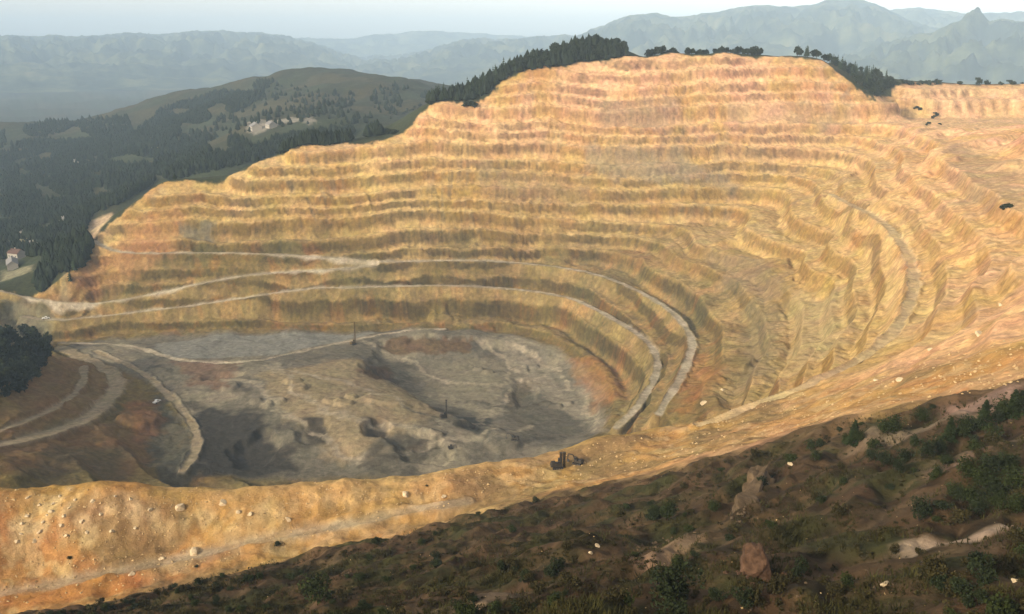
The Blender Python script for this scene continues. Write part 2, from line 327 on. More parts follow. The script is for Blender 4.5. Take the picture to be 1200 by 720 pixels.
for rid, (nm, wid, px) in enumerate(ROADS, 1):
    P = [hit(u, v, BASE) for u, v in px]
    P = [p for p in P if p]; P = np.array([p for i, p in enumerate(P) if i == 0 or math.dist(p[:2], P[i - 1][:2]) < 90])
    # one smooth grade: resample, then smooth positions and heights
    L = np.r_[0, np.cumsum(np.hypot(*(np.diff(P[:, :2], axis=0).T)))]
    t = np.linspace(0, L[-1], max(int(L[-1] / 8), 6))
    Q = np.stack([np.interp(t, L, P[:, k]) for k in range(3)], 1)
    for _ in range(6): Q[1:-1] = (Q[:-2] + 2 * Q[1:-1] + Q[2:]) / 4
    road_paths[nm] = Q
    m = wid * .5 + 12
    sel = (GX > Q[:, 0].min() - m) & (GX < Q[:, 0].max() + m) & (GY > Q[:, 1].min() - m) & (GY < Q[:, 1].max() + m)
    x = GX[sel]; y = GY[sel]; best = np.full(x.shape, 1e9); zz = np.zeros(x.shape)
    for i in range(len(Q) - 1):
        e = Q[i + 1, :2] - Q[i, :2]; wx = x - Q[i, 0]; wy = y - Q[i, 1]
        tt = np.clip((wx * e[0] + wy * e[1]) / max(e @ e, 1e-9), 0, 1)
        d = np.hypot(wx - tt * e[0], wy - tt * e[1]); c = d < best
        best = np.where(c, d, best); zz = np.where(c, Q[i, 2] + tt * (Q[i + 1, 2] - Q[i, 2]), zz)
    hw = wid * .5 * (1 + .55 * fbm(x / 14, y / 14, 200 + rid, 3))
    zo = Z[sel]
    lim = hw + np.clip(np.abs(zo - zz) * .75, 1.0, 9.0)
    k = 1 - sstep(0, 1, (best - hw) / (lim - hw))
    zn = zo * (1 - k) + (zz + fbm(x / 6, y / 6, 220 + rid, 2) * .12) * k + .75 * np.exp(-((best - hw * 1.2 - .4) / .7) ** 2) * np.clip(.7 + fbm(x / 12, y / 12, 260 + rid, 2), 0, 1.2)
    # windrow along the outer edge
    Z[sel] = zn
    wgt = 1 - sstep(.6, 1.45, best / hw)
    wgt = wgt * np.clip(1.15 + .7 * fbm(x / 9, y / 9, 240 + rid, 3), 0, 1); rw = ROAD_W[sel]; idd = ROAD_ID[sel]
    up = wgt > rw
    ROAD_W[sel] = np.where(up, wgt, rw); ROAD_ID[sel] = np.where(up & (wgt > .5), rid, idd)

# ------------------------------------------------------------------ colour of the ground (bare rock, waste, soil, turf)
def col(*c): return np.array(c, np.float32)
def mix(A, B, t): return A * (1 - t[..., None]) + B * t[..., None]
n1 = fbm(GX / 60, GY / 60, 301, 5); n2 = fbm(GX / 18, GY / 18, 303, 4); n3 = fbm(GX / 5, GY / 5, 305, 3)
streak = fbm(S / 4.0, Z / 30.0, 307, 4) * (1 - .65 * right); strat = fbm(S / 120.0, Z / 5.0, 309, 4)
A = np.empty((NR, NA, 3), np.float32); A[:] = col(.40, .26, .090)
A = mix(A, col(.45, .31, .14), sstep(-.1, .5, n1 + .5 * strat))
A = mix(A, col(.37, .17, .045), sstep(.08, .55, -n1 * .8 + n2 * .7) * .45)
A = mix(A, col(.24, .175, .10), sstep(.08, .55, streak * .6 + n2 * .5 + fbm(GX / 90, GY / 90, 311, 3) * .5) * .8)
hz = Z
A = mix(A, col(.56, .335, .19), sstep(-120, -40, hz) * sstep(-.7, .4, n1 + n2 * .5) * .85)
A = A * (1 + .19 * sstep(-110, -55, hz) * wp - .22 * sstep(-75, -140, hz + n1 * 20) * wp * (1 - near))[..., None]  # wall colour lighter towards the top, darker with depth
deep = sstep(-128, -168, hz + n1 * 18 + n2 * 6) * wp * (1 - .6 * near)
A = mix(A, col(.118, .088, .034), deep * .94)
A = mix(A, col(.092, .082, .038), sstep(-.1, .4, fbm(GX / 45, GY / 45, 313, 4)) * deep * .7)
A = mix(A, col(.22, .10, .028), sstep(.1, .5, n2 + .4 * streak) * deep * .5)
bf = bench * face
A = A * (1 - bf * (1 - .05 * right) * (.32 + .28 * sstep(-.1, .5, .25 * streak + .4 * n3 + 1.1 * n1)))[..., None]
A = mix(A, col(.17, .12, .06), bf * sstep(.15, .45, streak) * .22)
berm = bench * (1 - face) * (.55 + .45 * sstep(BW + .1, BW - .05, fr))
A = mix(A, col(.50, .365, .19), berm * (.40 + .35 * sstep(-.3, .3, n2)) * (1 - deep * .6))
A = A * (1 + wp * (.17 * n3 + .2 * fbm(GX / 2.2, GY / 2.2, 315, 2)))[..., None]
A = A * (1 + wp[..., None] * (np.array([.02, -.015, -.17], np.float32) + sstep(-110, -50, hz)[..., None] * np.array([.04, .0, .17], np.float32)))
# patches
def patch(pts, c, soft=6.0, amt=1.0, rough=.6, world=()):
    global A
    soft = soft * .6; sd = region(pts, world) + (n2 * 11 + n3 * 5) * rough
    A = mix(A, np.asarray(c, np.float32), sstep(-soft, soft, sd) * amt)
FLOORCOL = (.138, .122, .088)
fl_m = sstep(-4, 6, SD_FLOOR + n2 * 4)
A = mix(A, col(*FLOORCOL), fl_m)
A = mix(A, col(.25, .215, .145), fl_m * sstep(0, .5, fbm(GX / 50, GY / 50, 321, 4)) * .7)
A = mix(A, col(.075, .065, .048), fl_m * sstep(.15, .55, fbm(GX / 26, GY / 26, 323, 4)) * .8)
patch([(180, 402), (260, 392), (380, 392), (440, 390), (400, 400), (330, 415), (250, 422), (190, 418)], (.20, .195, .165), 4, .9, .3)
patch([(300, 440), (420, 420), (500, 470), (520, 490), (470, 505), (400, 545), (340, 490)], (.26, .20, .11), 8, .8)
patch([(450, 395), (555, 394), (550, 408), (470, 412), (450, 408)], (.105, .065, .032), 3, .9, .35)
patch([(425, 425), (455, 425), (462, 446), (440, 446), (420, 436)], (.11, .07, .04), 4, .95, .25)
patch([(480, 430), (560, 415), (600, 420), (590, 470), (520, 460)], (.19, .165, .11), 8, .7)
patch([(610, 435), (650, 445), (660, 490), (620, 500), (590, 470)], (.10, .08, .05), 8, .85)
patch([(635, 440), (705, 470), (704, 498), (630, 505), (600, 480)], (.10, .09, .066), 7, .8)
patch([(530, 482), (575, 485), (570, 512), (545, 505)], (.06, .06, .05), 4, .95, .25)
patch([(350, 490), (378, 488), (390, 520), (362, 522)], (.05, .043, .032), 3, .95, .12)
patch([(425, 490), (452, 490), (458, 514), (432, 516)], (.05, .042, .032), 3, .95, .12)
patch([(460, 505), (520, 510), (505, 535), (450, 545), (430, 540)], (.075, .066, .048), 5, .9, .35)
patch([(228, 472), (300, 484), (355, 552), (232, 556)], (.036, .033, .028), 8, .95)
patch([(200, 425), (275, 425), (265, 455), (225, 450)], (.15, .095, .06), 5, .85)
patch([(590, 400), (625, 420), (700, 480), (720, 500), (690, 495), (600, 430)], (.27, .235, .165), 5, .6)
def trail(pts, w, c, amt):
    global A
    P = [p for p in (hit(u, v) for u, v in pts) if p]; d = np.full(GX.shape, 1e9)
    sel = (GX > min(p[0] for p in P) - 20) & (GX < max(p[0] for p in P) + 20) & (GY > min(p[1] for p in P) - 20) & (GY < max(p[1] for p in P) + 20)
    x = GX[sel] + n2[sel] * 8; y = GY[sel] + n1[sel] * 8; dd = np.full(x.shape, 1e9)
    for a_, b_ in zip(P[:-1], P[1:]):
        ex, ey = b_[0] - a_[0], b_[1] - a_[1]; tt = np.clip(((x - a_[0]) * ex + (y - a_[1]) * ey) / max(ex * ex + ey * ey, 1e-6), 0, 1)
        dd = np.minimum(dd, np.hypot(x - a_[0] - tt * ex, y - a_[1] - tt * ey))
    k = np.zeros(GX.shape, np.float32); k[sel] = sstep(w, w * .35, dd) * np.clip(.8 + n3[sel], 0, 1) * amt
    A = mix(A, np.asarray(c, np.float32), k)
for pts in ([(430, 400), (470, 420), (520, 445), (580, 450), (640, 440)], [(560, 395), (590, 420), (600, 450), (580, 480), (550, 495)], [(300, 430), (360, 440), (420, 455), (470, 470), (515, 492)], [(320, 425), (340, 460), (400, 490), (480, 500), (540, 525)],
            [(600, 400), (640, 425), (680, 465), (700, 495)], [(240, 445), (300, 455), (330, 480), (420, 535)], [(620, 500), (560, 515), (500, 525), (420, 540)]):
    trail(pts, 3.2, (.31, .265, .185), .75)
for pts in ([(430, 428), (450, 442), (475, 450)], [(480, 478), (520, 492), (560, 500)], [(420, 545), (450, 530), (500, 520)], [(560, 470), (600, 480), (640, 475)]):
    trail(pts, 3.5, (.07, .058, .042), .8)
# left end
patch([(0, 445), (70, 415), (140, 440), (120, 480), (0, 520)], (.17, .105, .048), 6, .8)
patch([(0, 520), (90, 500), (170, 475), (190, 520), (150, 556), (0, 556)], (.145, .085, .038), 8, .8)
patch([(180, 450), (205, 480), (232, 520), (215, 560), (180, 560), (170, 500)], (.07, .068, .052), 6, .85)
patch([(60, 525), (150, 520), (140, 557), (20, 557)], (.08, .07, .04), 8, .6)
patch([(150, 470), (185, 470), (190, 500), (160, 510)], (.19, .085, .036), 6, .55)
patch([(60, 350), (150, 260), (220, 235), (200, 300), (120, 345)], (.40, .205, .085), 12, .5)
patch([(215, 258), (255, 255), (250, 270), (215, 275)], (.16, .135, .085), 4, .9)
patch([(0, 345), (60, 360), (40, 400), (0, 400)], (.16, .15, .10), 8, .8)
# grey and rusty beds on the far and right walls
for pts, c, a in [([(820, 290), (900, 300), (930, 340), (890, 350), (830, 310)], (.20, .15, .085), .6), ([(690, 170), (800, 175), (860, 215), (760, 215), (690, 195)], (.25, .195, .12), .7),
                  ([(850, 120), (1000, 120), (1000, 145), (860, 140)], (.29, .215, .13), .5), ([(700, 120), (790, 120), (780, 145), (710, 145)], (.25, .18, .115), .6),
                  ([(670, 420), (720, 410), (740, 450), (700, 480)], (.27, .12, .035), .5), ([(790, 440), (830, 400), (850, 440), (800, 490)], (.26, .11, .03), .55),
                  ([(870, 350), (920, 350), (910, 430), (870, 450)], (.17, .135, .07), .6), ([(930, 340), (990, 330), (990, 400), (930, 430)], (.34, .26, .12), .7),
                  ([(1100, 160), (1200, 180), (1200, 240), (1130, 230)], (.25, .18, .105), .5), ([(720, 270), (830, 290), (810, 320), (720, 300)], (.22, .13, .045), .6),
                  ([(560, 195), (700, 205), (690, 235), (560, 225)], (.25, .17, .09), .5)]:
    patch(pts, c, 8, a)
# mound and old road side
nm_ = near * (1 - sstep(150, 320, GX + 330 - 0 * GY))
A = mix(A, col(.36, .205, .07), near * .75)
A = mix(A, col(.33, .165, .06), sstep(-40, -95, GX + n2 * 20) * near * .8)
A = mix(A, col(.42, .28, .125), near * sstep(.0, .45, n2 + 1.1 * n3) * .85)
A = mix(A, col(.19, .13, .06), near * sstep(.05, .45, -n2 + fbm(GX / 30, GY / 30, 331, 3)) * .75)
patch([(0, 690), (60, 690), (170, 672), (165, 690), (40, 712), (0, 712)], (.34, .145, .045), 1.5, .9, .15)
patch([(165, 655), (300, 640), (420, 612), (400, 622), (300, 650), (180, 675)], (.22, .175, .105), 3, .55, .3)
HEAPS = [(33, 583), (46, 592), (62, 591), (31, 605), (60, 600), (82, 595), (88, 586), (109, 588), (96, 611), (75, 605), (50, 612), (26, 614), (72, 616), (47, 623), (20, 635), (41, 634), (78, 628), (102, 624), (131, 623), (158, 619), (153, 585), (118, 603), (176, 598), (70, 582), (135, 582), (150, 600), (160, 606), (200, 620), (215, 612), (240, 604), (255, 618), (180, 612), (130, 596), (292, 612), (275, 622), (310, 598), (345, 592), (385, 585), (420, 580), (450, 575), (330, 604)]
for i, (u, v) in enumerate(HEAPS):
    p = hit(u, v)
    d = np.hypot((GX - p[0]) / (1.5 + i % 3 * .5), (GY - p[1]) / (2.0 + i % 4 * .4))
    A = mix(A, col(.50, .37, .19), sstep(1.25, .3, d + n3 * .9) * (.3 + .15 * (i % 3)))
# roads
A = mix(A, mix(np.broadcast_to(col(.31, .26, .18), A.shape), col(.42, .36, .26), sstep(-.3, .4, n2 + .6 * n3)), np.clip(ROAD_W * (1.1 + .4 * n2), 0, 1) * np.where(ROAD_ID == 9, .5, .9))
isn = (ROAD_ID == 8); A = np.where(isn[..., None], mix(A, col(.50, .35, .165), np.clip(.7 + .5 * n2, 0, 1)), A)
isn = (ROAD_ID == 9); A = np.where(isn[..., None], mix(A, col(.29, .225, .13), np.clip(.0 + .6 * n2 + .5 * n3, 0, 1)), A)
isn = (ROAD_ID == 6) | (ROAD_ID == 5) | (ROAD_ID == 7); A = np.where(isn[..., None], mix(A, col(.24, .185, .105), np.clip(.65 + .6 * n2, 0, 1)), A)
# fallen pale scree under the benches
# brown slope
so = sstep(-5, 6, SD_SLOPE + n3 * 5 + n2 * 9)
SO = np.empty_like(A); SO[:] = col(.066, .041, .021)
SO = mix(SO, col(.032, .036, .011), sstep(-.2, .35, fbm(GX / 12, GY / 12, 341, 4)) * .8)
SO = mix(SO, col(.10, .063, .034), sstep(.1, .5, fbm(GX / 7, GY / 7, 343, 5)) * .8)
SO = mix(SO, col(.020, .014, .007), sstep(.1, .45, fbm(GX / 5, GY / 5, 347, 4)) * .7)
SO = mix(SO, col(.13, .088, .052), (t3 <= 0) * sstep(.38, .45, f3) * .5)
SO = mix(SO, col(.15, .095, .045), sstep(30, 0, SD_SLOPE + n2 * 14) * sstep(-.35, .25, n3 + n2) * .75)  # ochre soil near the edge, lightened to paint in the mid-lit look
A = mix(A, SO, so)
sl_pale = [(1030, 640), (1075, 629), (1130, 617), (1205, 600), (1205, 611), (1140, 627), (1085, 643)]
sdp = region(sl_pale) + n3 * .9
A = mix(A, col(.29, .215, .15), sstep(-.6, .6, sdp))
def patch2(pts, c, amt=.8, soft=.8):
    global A
    sd = region(pts) + n3 * 1.2
    A = mix(A, np.asarray(c, np.float32), sstep(-soft, soft, sd) * amt)
patch2([(725, 645), (760, 640), (820, 620), (818, 630), (770, 652), (730, 655)], (.24, .15, .095))
patch2([(995, 520), (1080, 505), (1200, 480), (1200, 470), (1090, 490), (1000, 512)], (.22, .16, .11), .6, 1.5)
patch2([(1100, 475), (1200, 448), (1200, 462), (1120, 482)], (.28, .19, .14), .7, 1.5)
patch2([(1080, 540), (1200, 505), (1200, 520), (1090, 548)], (.17, .11, .075), .7, 1.5)
patch2([(460, 720), (520, 700), (600, 680), (660, 668), (600, 690), (540, 712)], (.17, .12, .08), .7)
# turf and scrub outside the pit
turf = (1 - wp) * (1 - slope)
TU = np.empty_like(A); TU[:] = col(.034, .037, .018)
tn = fbm(GX / 130, GY / 130, 351, 5)
TU = mix(TU, col(.060, .054, .027), sstep(-.05, .35, tn) * .9)
TU = mix(TU, col(.04, .05, .025), sstep(.05, .3, -tn + .3 * n2) * .85)
TU = mix(TU, col(.035, .04, .018), sstep(-45, -5, SD_PIT) * sstep(600, 700, GY))
A = mix(A, TU, sstep(1.2, -1.2, SD_PIT + n2 * 5 + n3 * 2) * (1 - slope) * sstep(260, 300, dist))
patch([(100, 262), (130, 248), (128, 258), (112, 275), (104, 285)], (.45, .33, .2), 4, .9, .3)
for pts in ([(287, 156), (298, 150), (340, 146), (378, 147), (370, 150), (330, 151), (300, 160)],):
    patch(pts, (.26, .235, .19), 7, .8, 1.0)
for pts in ([(165, 175), (200, 168), (198, 172), (170, 182)], [(205, 160), (240, 168), (235, 172), (210, 168)], [(20, 280), (60, 270), (55, 276), (22, 286)], [(0, 318), (40, 312), (40, 318), (0, 330)], [(70, 335), (74, 315), (80, 318), (76, 340)]):
    patch(pts, (.25, .23, .14), 6, .7, .4)
A = np.clip(A, .01, .75)

# ------------------------------------------------------------------ materials
def mat(name, rough=1.0, spec=.15):
    m = bpy.data.materials.new(name); m.use_nodes = True
    b = m.node_tree.nodes['Principled BSDF']; b.inputs['Roughness'].default_value = rough; b.inputs['Specular IOR Level'].default_value = spec
    return m, m.node_tree, b
def node(t, typ, **kw):
    n = t.nodes.new(typ)
    for k, v in kw.items():
        if k in n.inputs: n.inputs[k].default_value = v
        else: setattr(n, k, v)
    return n
def noise_node(t, scale, detail=6, rough=.6, vec=None):
    n = node(t, 'ShaderNodeTexNoise'); n.inputs['Scale'].default_value = scale; n.inputs['Detail'].default_value = detail; n.inputs['Roughness'].default_value = rough
    if vec: t.links.new(vec, n.inputs['Vector'])
    return n
def plain(name, c, rough=.8, spec=.2, var=.25, scale=3.0, metal=0.0, bump=0.0):
    m, t, b = mat(name, rough, spec); b.inputs['Metallic'].default_value = metal
    tc = node(t, 'ShaderNodeTexCoord'); n = noise_node(t, scale, 4, .6, tc.outputs['Object'])
    r = node(t, 'ShaderNodeValToRGB'); r.color_ramp.elements[0].position = .3; r.color_ramp.elements[1].position = .7
    r.color_ramp.elements[0].color = tuple(x * (1 - var) for x in c) + (1,); r.color_ramp.elements[1].color = tuple(min(1, x * (1 + var)) for x in c) + (1,)
    t.links.new(n.outputs['Fac'], r.inputs['Fac']); t.links.new(r.outputs['Color'], b.inputs['Base Color'])
    if bump:
        n2 = noise_node(t, scale * 3, 5, .65, tc.outputs['Object'])
        bm = node(t, 'ShaderNodeBump'); bm.inputs['Strength'].default_value = .8; bm.inputs['Distance'].default_value = bump
        t.links.new(n2.outputs['Fac'], bm.inputs['Height']); t.links.new(bm.outputs['Normal'], b.inputs['Normal'])
    return m

def ground_mat(name):
    m, t, b = mat(name, .97, .08)
    tc = node(t, 'ShaderNodeTexCoord'); at = node(t, 'ShaderNodeAttribute'); at.attribute_name = 'ground_colour'
    v = tc.outputs['Object']
    na = noise_node(t, .35, 8, .68, v); nb = noise_node(t, .06, 6, .6, v); nc = noise_node(t, 1.6, 5, .7, v)
    mr = node(t, 'ShaderNodeMapRange'); mr.inputs['From Min'].default_value = .3; mr.inputs['From Max'].default_value = .7; mr.inputs['To Min'].default_value = .74; mr.inputs['To Max'].default_value = 1.26
    t.links.new(na.outputs['Fac'], mr.inputs['Value'])
    mr2 = node(t, 'ShaderNodeMapRange'); mr2.inputs['From Min'].default_value = .3; mr2.inputs['From Max'].default_value = .7; mr2.inputs['To Min'].default_value = .85; mr2.inputs['To Max'].default_value = 1.15
    t.links.new(nc.outputs['Fac'], mr2.inputs['Value'])
    mu = node(t, 'ShaderNodeMath', operation='MULTIPLY'); t.links.new(mr.outputs[0], mu.inputs[0]); t.links.new(mr2.outputs[0], mu.inputs[1])
    vo = node(t, 'ShaderNodeTexVoronoi'); vo.inputs['Scale'].default_value = .42; vo.inputs['Randomness'].default_value = 1; 
    wv = node(t, 'ShaderNodeVectorMath', operation='SCALE'); wn = noise_node(t, .5, 3, .6, v); wv.inputs['Scale'].default_value = 2.6; t.links.new(wn.outputs['Color'], wv.inputs[0])
    wa = node(t, 'ShaderNodeVectorMath', operation='ADD'); t.links.new(v, wa.inputs[0]); t.links.new(wv.outputs[0], wa.inputs[1]); t.links.new(wa.outputs[0], vo.inputs['Vector'])
    vs_ = node(t, 'ShaderNodeSeparateColor'); t.links.new(vo.outputs['Color'], vs_.inputs[0])
    mv = node(t, 'ShaderNodeMapRange'); mv.inputs['To Min'].default_value = .84; mv.inputs['To Max'].default_value = 1.14; t.links.new(vs_.outputs[0], mv.inputs['Value'])
    mu0 = mu; mu = node(t, 'ShaderNodeMath', operation='MULTIPLY'); t.links.new(mu0.outputs[0], mu.inputs[0]); t.links.new(mv.outputs[0], mu.inputs[1])
    vm = node(t, 'ShaderNodeVectorMath', operation='SCALE'); t.links.new(at.outputs['Color'], vm.inputs[0]); t.links.new(mu.outputs[0], vm.inputs['Scale'])
    hs = node(t, 'ShaderNodeHueSaturation')
    mh = node(t, 'ShaderNodeMapRange'); mh.inputs['From Min'].default_value = .3; mh.inputs['From Max'].default_value = .7; mh.inputs['To Min'].default_value = .485; mh.inputs['To Max'].default_value = .515
    t.links.new(nb.outputs['Fac'], mh.inputs['Value']); t.links.new(mh.outputs[0], hs.inputs['Hue']); t.links.new(vm.outputs[0], hs.inputs['Color'])
    t.links.new(hs.outputs['Color'], b.inputs['Base Color'])
    ad = node(t, 'ShaderNodeMath', operation='ADD'); t.links.new(na.outputs['Fac'], ad.inputs[0])
    sc = node(t, 'ShaderNodeMath', operation='MULTIPLY'); sc.inputs[1].default_value = .35; t.links.new(nc.outputs['Fac'], sc.inputs[0]); t.links.new(sc.outputs[0], ad.inputs[1])
    ad0 = ad; ad = node(t, 'ShaderNodeMath', operation='ADD'); vk = node(t, 'ShaderNodeMath', operation='MULTIPLY'); vk.inputs[1].default_value = .12; t.links.new(vs_.outputs[0], vk.inputs[0]); t.links.new(ad0.outputs[0], ad.inputs[0]); t.links.new(vk.outputs[0], ad.inputs[1])
    bp = node(t, 'ShaderNodeBump'); bp.inputs['Strength'].default_value = .9; bp.inputs['Distance'].default_value = .55
    t.links.new(ad.outputs[0], bp.inputs['Height']); t.links.new(bp.outputs['Normal'], b.inputs['Normal'])
    return m
M_GROUND = ground_mat('rock_and_soil')

# ------------------------------------------------------------------ mesh helpers
def mesh_np(name, V, F, mats, smooth=True, colors=None):
    me = bpy.data.meshes.new(name); n = len(F); k = F.shape[1]
    me.vertices.add(len(V)); me.vertices.foreach_set('co', np.ascontiguousarray(V, np.float32).ravel())
    me.loops.add(n * k); me.loops.foreach_set('vertex_index', np.ascontiguousarray(F, np.int32).ravel())
    me.polygons.add(n); me.polygons.foreach_set('loop_start', np.arange(0, n * k, k, dtype=np.int32)); me.polygons.foreach_set('loop_total', np.full(n, k, np.int32))
    me.polygons.foreach_set('use_smooth', np.full(n, smooth))
    if colors is not None:
        ca = me.color_attributes.new('ground_colour', 'FLOAT_COLOR', 'POINT')
        ca.data.foreach_set('color', np.c_[colors, np.ones(len(colors))].astype(np.float32).ravel())
    me.update(); me.validate()
    for m in (mats if isinstance(mats, (list, tuple)) else [mats]): me.materials.append(m)
    return me
def link(name, me, parent=None):
    o = bpy.data.objects.new(name, me); C.objects.link(o)
    if parent: o.parent = parent
    return o
def tag(o, label=None, cat=None, group=None, kind=None):
    if label: o['label'] = label
    if cat: o['category'] = cat
    if group: o['group'] = group
    if kind: o['kind'] = kind
    return o

# ------------------------------------------------------------------ ground objects: one sheet, parted into natural ground, pit and haul roads
idx = np.arange(NR * NA).reshape(NR, NA)
q = np.stack([idx[:-1, :-1], idx[:-1, 1:], idx[1:, 1:], idx[1:, :-1]], -1)
seam = np.stack([idx[:-1, -1], idx[:-1, 0], idx[1:, 0], idx[1:, -1]], -1)[:, None, :]
q = np.concatenate([q, seam], 1)[..., ::-1]
rid4 = np.concatenate([ROAD_ID[:-1, :-1], np.zeros((NR - 1, 1), np.int16)], 1)
pit4 = np.concatenate([SD_PIT[:-1, :-1] > 0, np.zeros((NR - 1, 1), bool)], 1)
cls = np.where(rid4 > 0, rid4 + 1, np.where(pit4, 1, 0)).ravel()
QF = q.reshape(-1, 4)
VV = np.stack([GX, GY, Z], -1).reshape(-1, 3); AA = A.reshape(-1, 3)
def carve(name, k):
    f = QF[cls == k]
    u, inv = np.unique(f, return_inverse=True)
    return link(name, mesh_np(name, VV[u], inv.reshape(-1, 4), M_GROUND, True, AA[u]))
tag(carve('terrain', 0), 'brown scrubby hillside in front and green hills round the pit', kind='structure')
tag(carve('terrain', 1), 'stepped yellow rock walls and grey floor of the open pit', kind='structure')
road_label = {'upper': 'pale haul road along the higher of the three long benches', 'middle': 'pale haul road climbing from the left edge to join the upper bench', 'lower': 'pale haul road on the lowest long bench above the grey floor',
              'rim of the floor': 'pale track round the far edge of the pit floor', 'ramp': 'narrow winding ramp down past the dark waste heaps', 'wide left': 'wide curving road past the dark clump of trees', 'left track': 'thin pale track on the orange bank beside the wide road',
              'right flank': 'pale sandy road curving down the right flank of the pit', 'old near': 'grey disused road between the orange mound and the brown slope'}
for i, r_ in enumerate(ROADS, 2):
    tag(carve('haul_road', i), road_label[r_[0]], kind='structure')

# ------------------------------------------------------------------ far mountains
def mountain_mat():
    m, t, b = mat('mountain_turf', 1, .05)
    tc = node(t, 'ShaderNodeTexCoord'); n = noise_node(t, .0035, 9, .62, tc.outputs['Object']); n2_ = noise_node(t, .011, 6, .65, tc.outputs['Object'])
    r = node(t, 'ShaderNodeValToRGB'); e = r.color_ramp.elements
    e[0].position = .42; e[0].color = (.024, .034, .026, 1); e[1].position = .62; e[1].color = (.11, .12, .06, 1)
    x = e.new(.50); x.color = (.05, .062, .036, 1); x = e.new(.72); x.color = (.14, .125, .065, 1)
    ad = node(t, 'ShaderNodeMath', operation='MULTIPLY_ADD'); t.links.new(n2_.outputs['Fac'], ad.inputs[0]); ad.inputs[1].default_value = .35; ad.inputs[2].default_value = -.17
    a2 = node(t, 'ShaderNodeMath', operation='ADD'); t.links.new(n.outputs['Fac'], a2.inputs[0]); t.links.new(ad.outputs[0], a2.inputs[1])
    t.links.new(a2.outputs[0], r.inputs['Fac']); t.links.new(r.outputs['Color'], b.inputs['Base Color'])
    return m
M_MTN = mountain_mat()
def mountain(crest, d, depth, label, seed, base=-240.0, rug=1.6, far=2.0):
    d *= far; depth *= far
    us = np.array([c[0] for c in crest], float); vs = np.array([c[1] for c in crest], float)
    uu = np.arange(us[0], us[-1] + 1, 3.0); vv = np.interp(uu, us, vs)
    kk = np.ones(3) / 3; vp = np.convolve(np.pad(vv, 1, mode='edge'), kk, 'valid') + fbm(uu / 25.0, uu * 0 + seed, seed, 4) * 1.6
    az = np.array([ray(a, b)[0] for a, b in zip(uu, vp)]); sl = np.array([ray(a, b)[1] for a, b in zip(uu, vp)])
    t = np.linspace(-1, 1, 90)
    rad = d + t * depth + 0
    X = rad[:, None] * np.sin(az); Y = rad[:, None] * np.cos(az)
    top = (sl * d)[None, :] - base
    ed = sstep(0, .12, np.linspace(0, 1, len(uu))) * sstep(1, .88, np.linspace(0, 1, len(uu)))
    prof = (1 - np.abs(t)) ** .85
    ridg = 1 - np.abs(fbm(X / 420, Y / 420, seed, 6)) * 2.2
    zz = base + top * prof[:, None] + (ridg - .5) * 105 * rug * (np.minimum(1, np.abs(t) * 2.2) * (1 - np.abs(t)) * 2)[:, None] + fbm(X / 120, Y / 120, seed + 9, 4) * 7 * rug * prof[:, None]
    V = np.stack([X, Y, zz], -1).reshape(-1, 3); n0, n1_ = X.shape; I = np.arange(n0 * n1_).reshape(n0, n1_)
    F = np.stack([I[:-1, :-1], I[:-1, 1:], I[1:, 1:], I[1:, :-1]], -1).reshape(-1, 4)[:, ::-1]
    return tag(link('mountains', mesh_np('mountains', V, F, M_MTN, True)), label, kind='structure')
mountain([(-300, 48), (-150, 44), (0, 42), (100, 43), (150, 39), (190, 41), (235, 36), (300, 38), (335, 42), (380, 56), (420, 72), (470, 92), (520, 110)], 5200, 2300, 'long flat blue ridge fading into haze above the dark valley', 401, -250, 1.6, 1.9)
mountain([(150, 60), (260, 46), (330, 44), (400, 46), (450, 40), (500, 36), (560, 39), (620, 43), (700, 45), (800, 50), (900, 60)], 8200, 900, 'faintest pale ridge just showing under the sky', 411, -250, 1.5, 1.5)
mountain([(380, 90), (430, 76), (470, 72), (492, 67), (515, 55), (545, 47), (570, 45), (600, 47), (630, 44), (660, 41), (700, 46), (740, 50), (800, 70), (860, 95)], 4300, 1500, 'rounded blue hills behind the conifer ridge', 421, -250)
mountain([(600, 75), (650, 55), (690, 36), (725, 22), (760, 15), (800, 20), (850, 12), (890, 5), (930, 8), (955, 5), (975, -1), (1005, -1), (1035, 8), (1060, 22), (1100, 34), (1150, 60), (1250, 90)], 3900, 1500, 'broad blue massif rising highest behind the quarry', 431, -250)
mountain([(980, 60), (1040, 12), (1075, 8), (1110, 14), (1150, 16), (1200, 14), (1300, 10), (1450, 30)], 5800, 1500, 'pale far ridge behind the sharp peak', 441, -250, 1.5, 1.6)
mountain([(860, 98), (930, 84), (1000, 66), (1040, 52), (1080, 40), (1105, 34), (1122, 25), (1136, 15), (1145, 8), (1152, 14), (1160, 25), (1175, 22), (1200, 26), (1240, 20), (1300, 30), (1420, 70)], 2900, 1000, 'green hillside with a sharp rocky peak beyond the quarry', 451, -250)

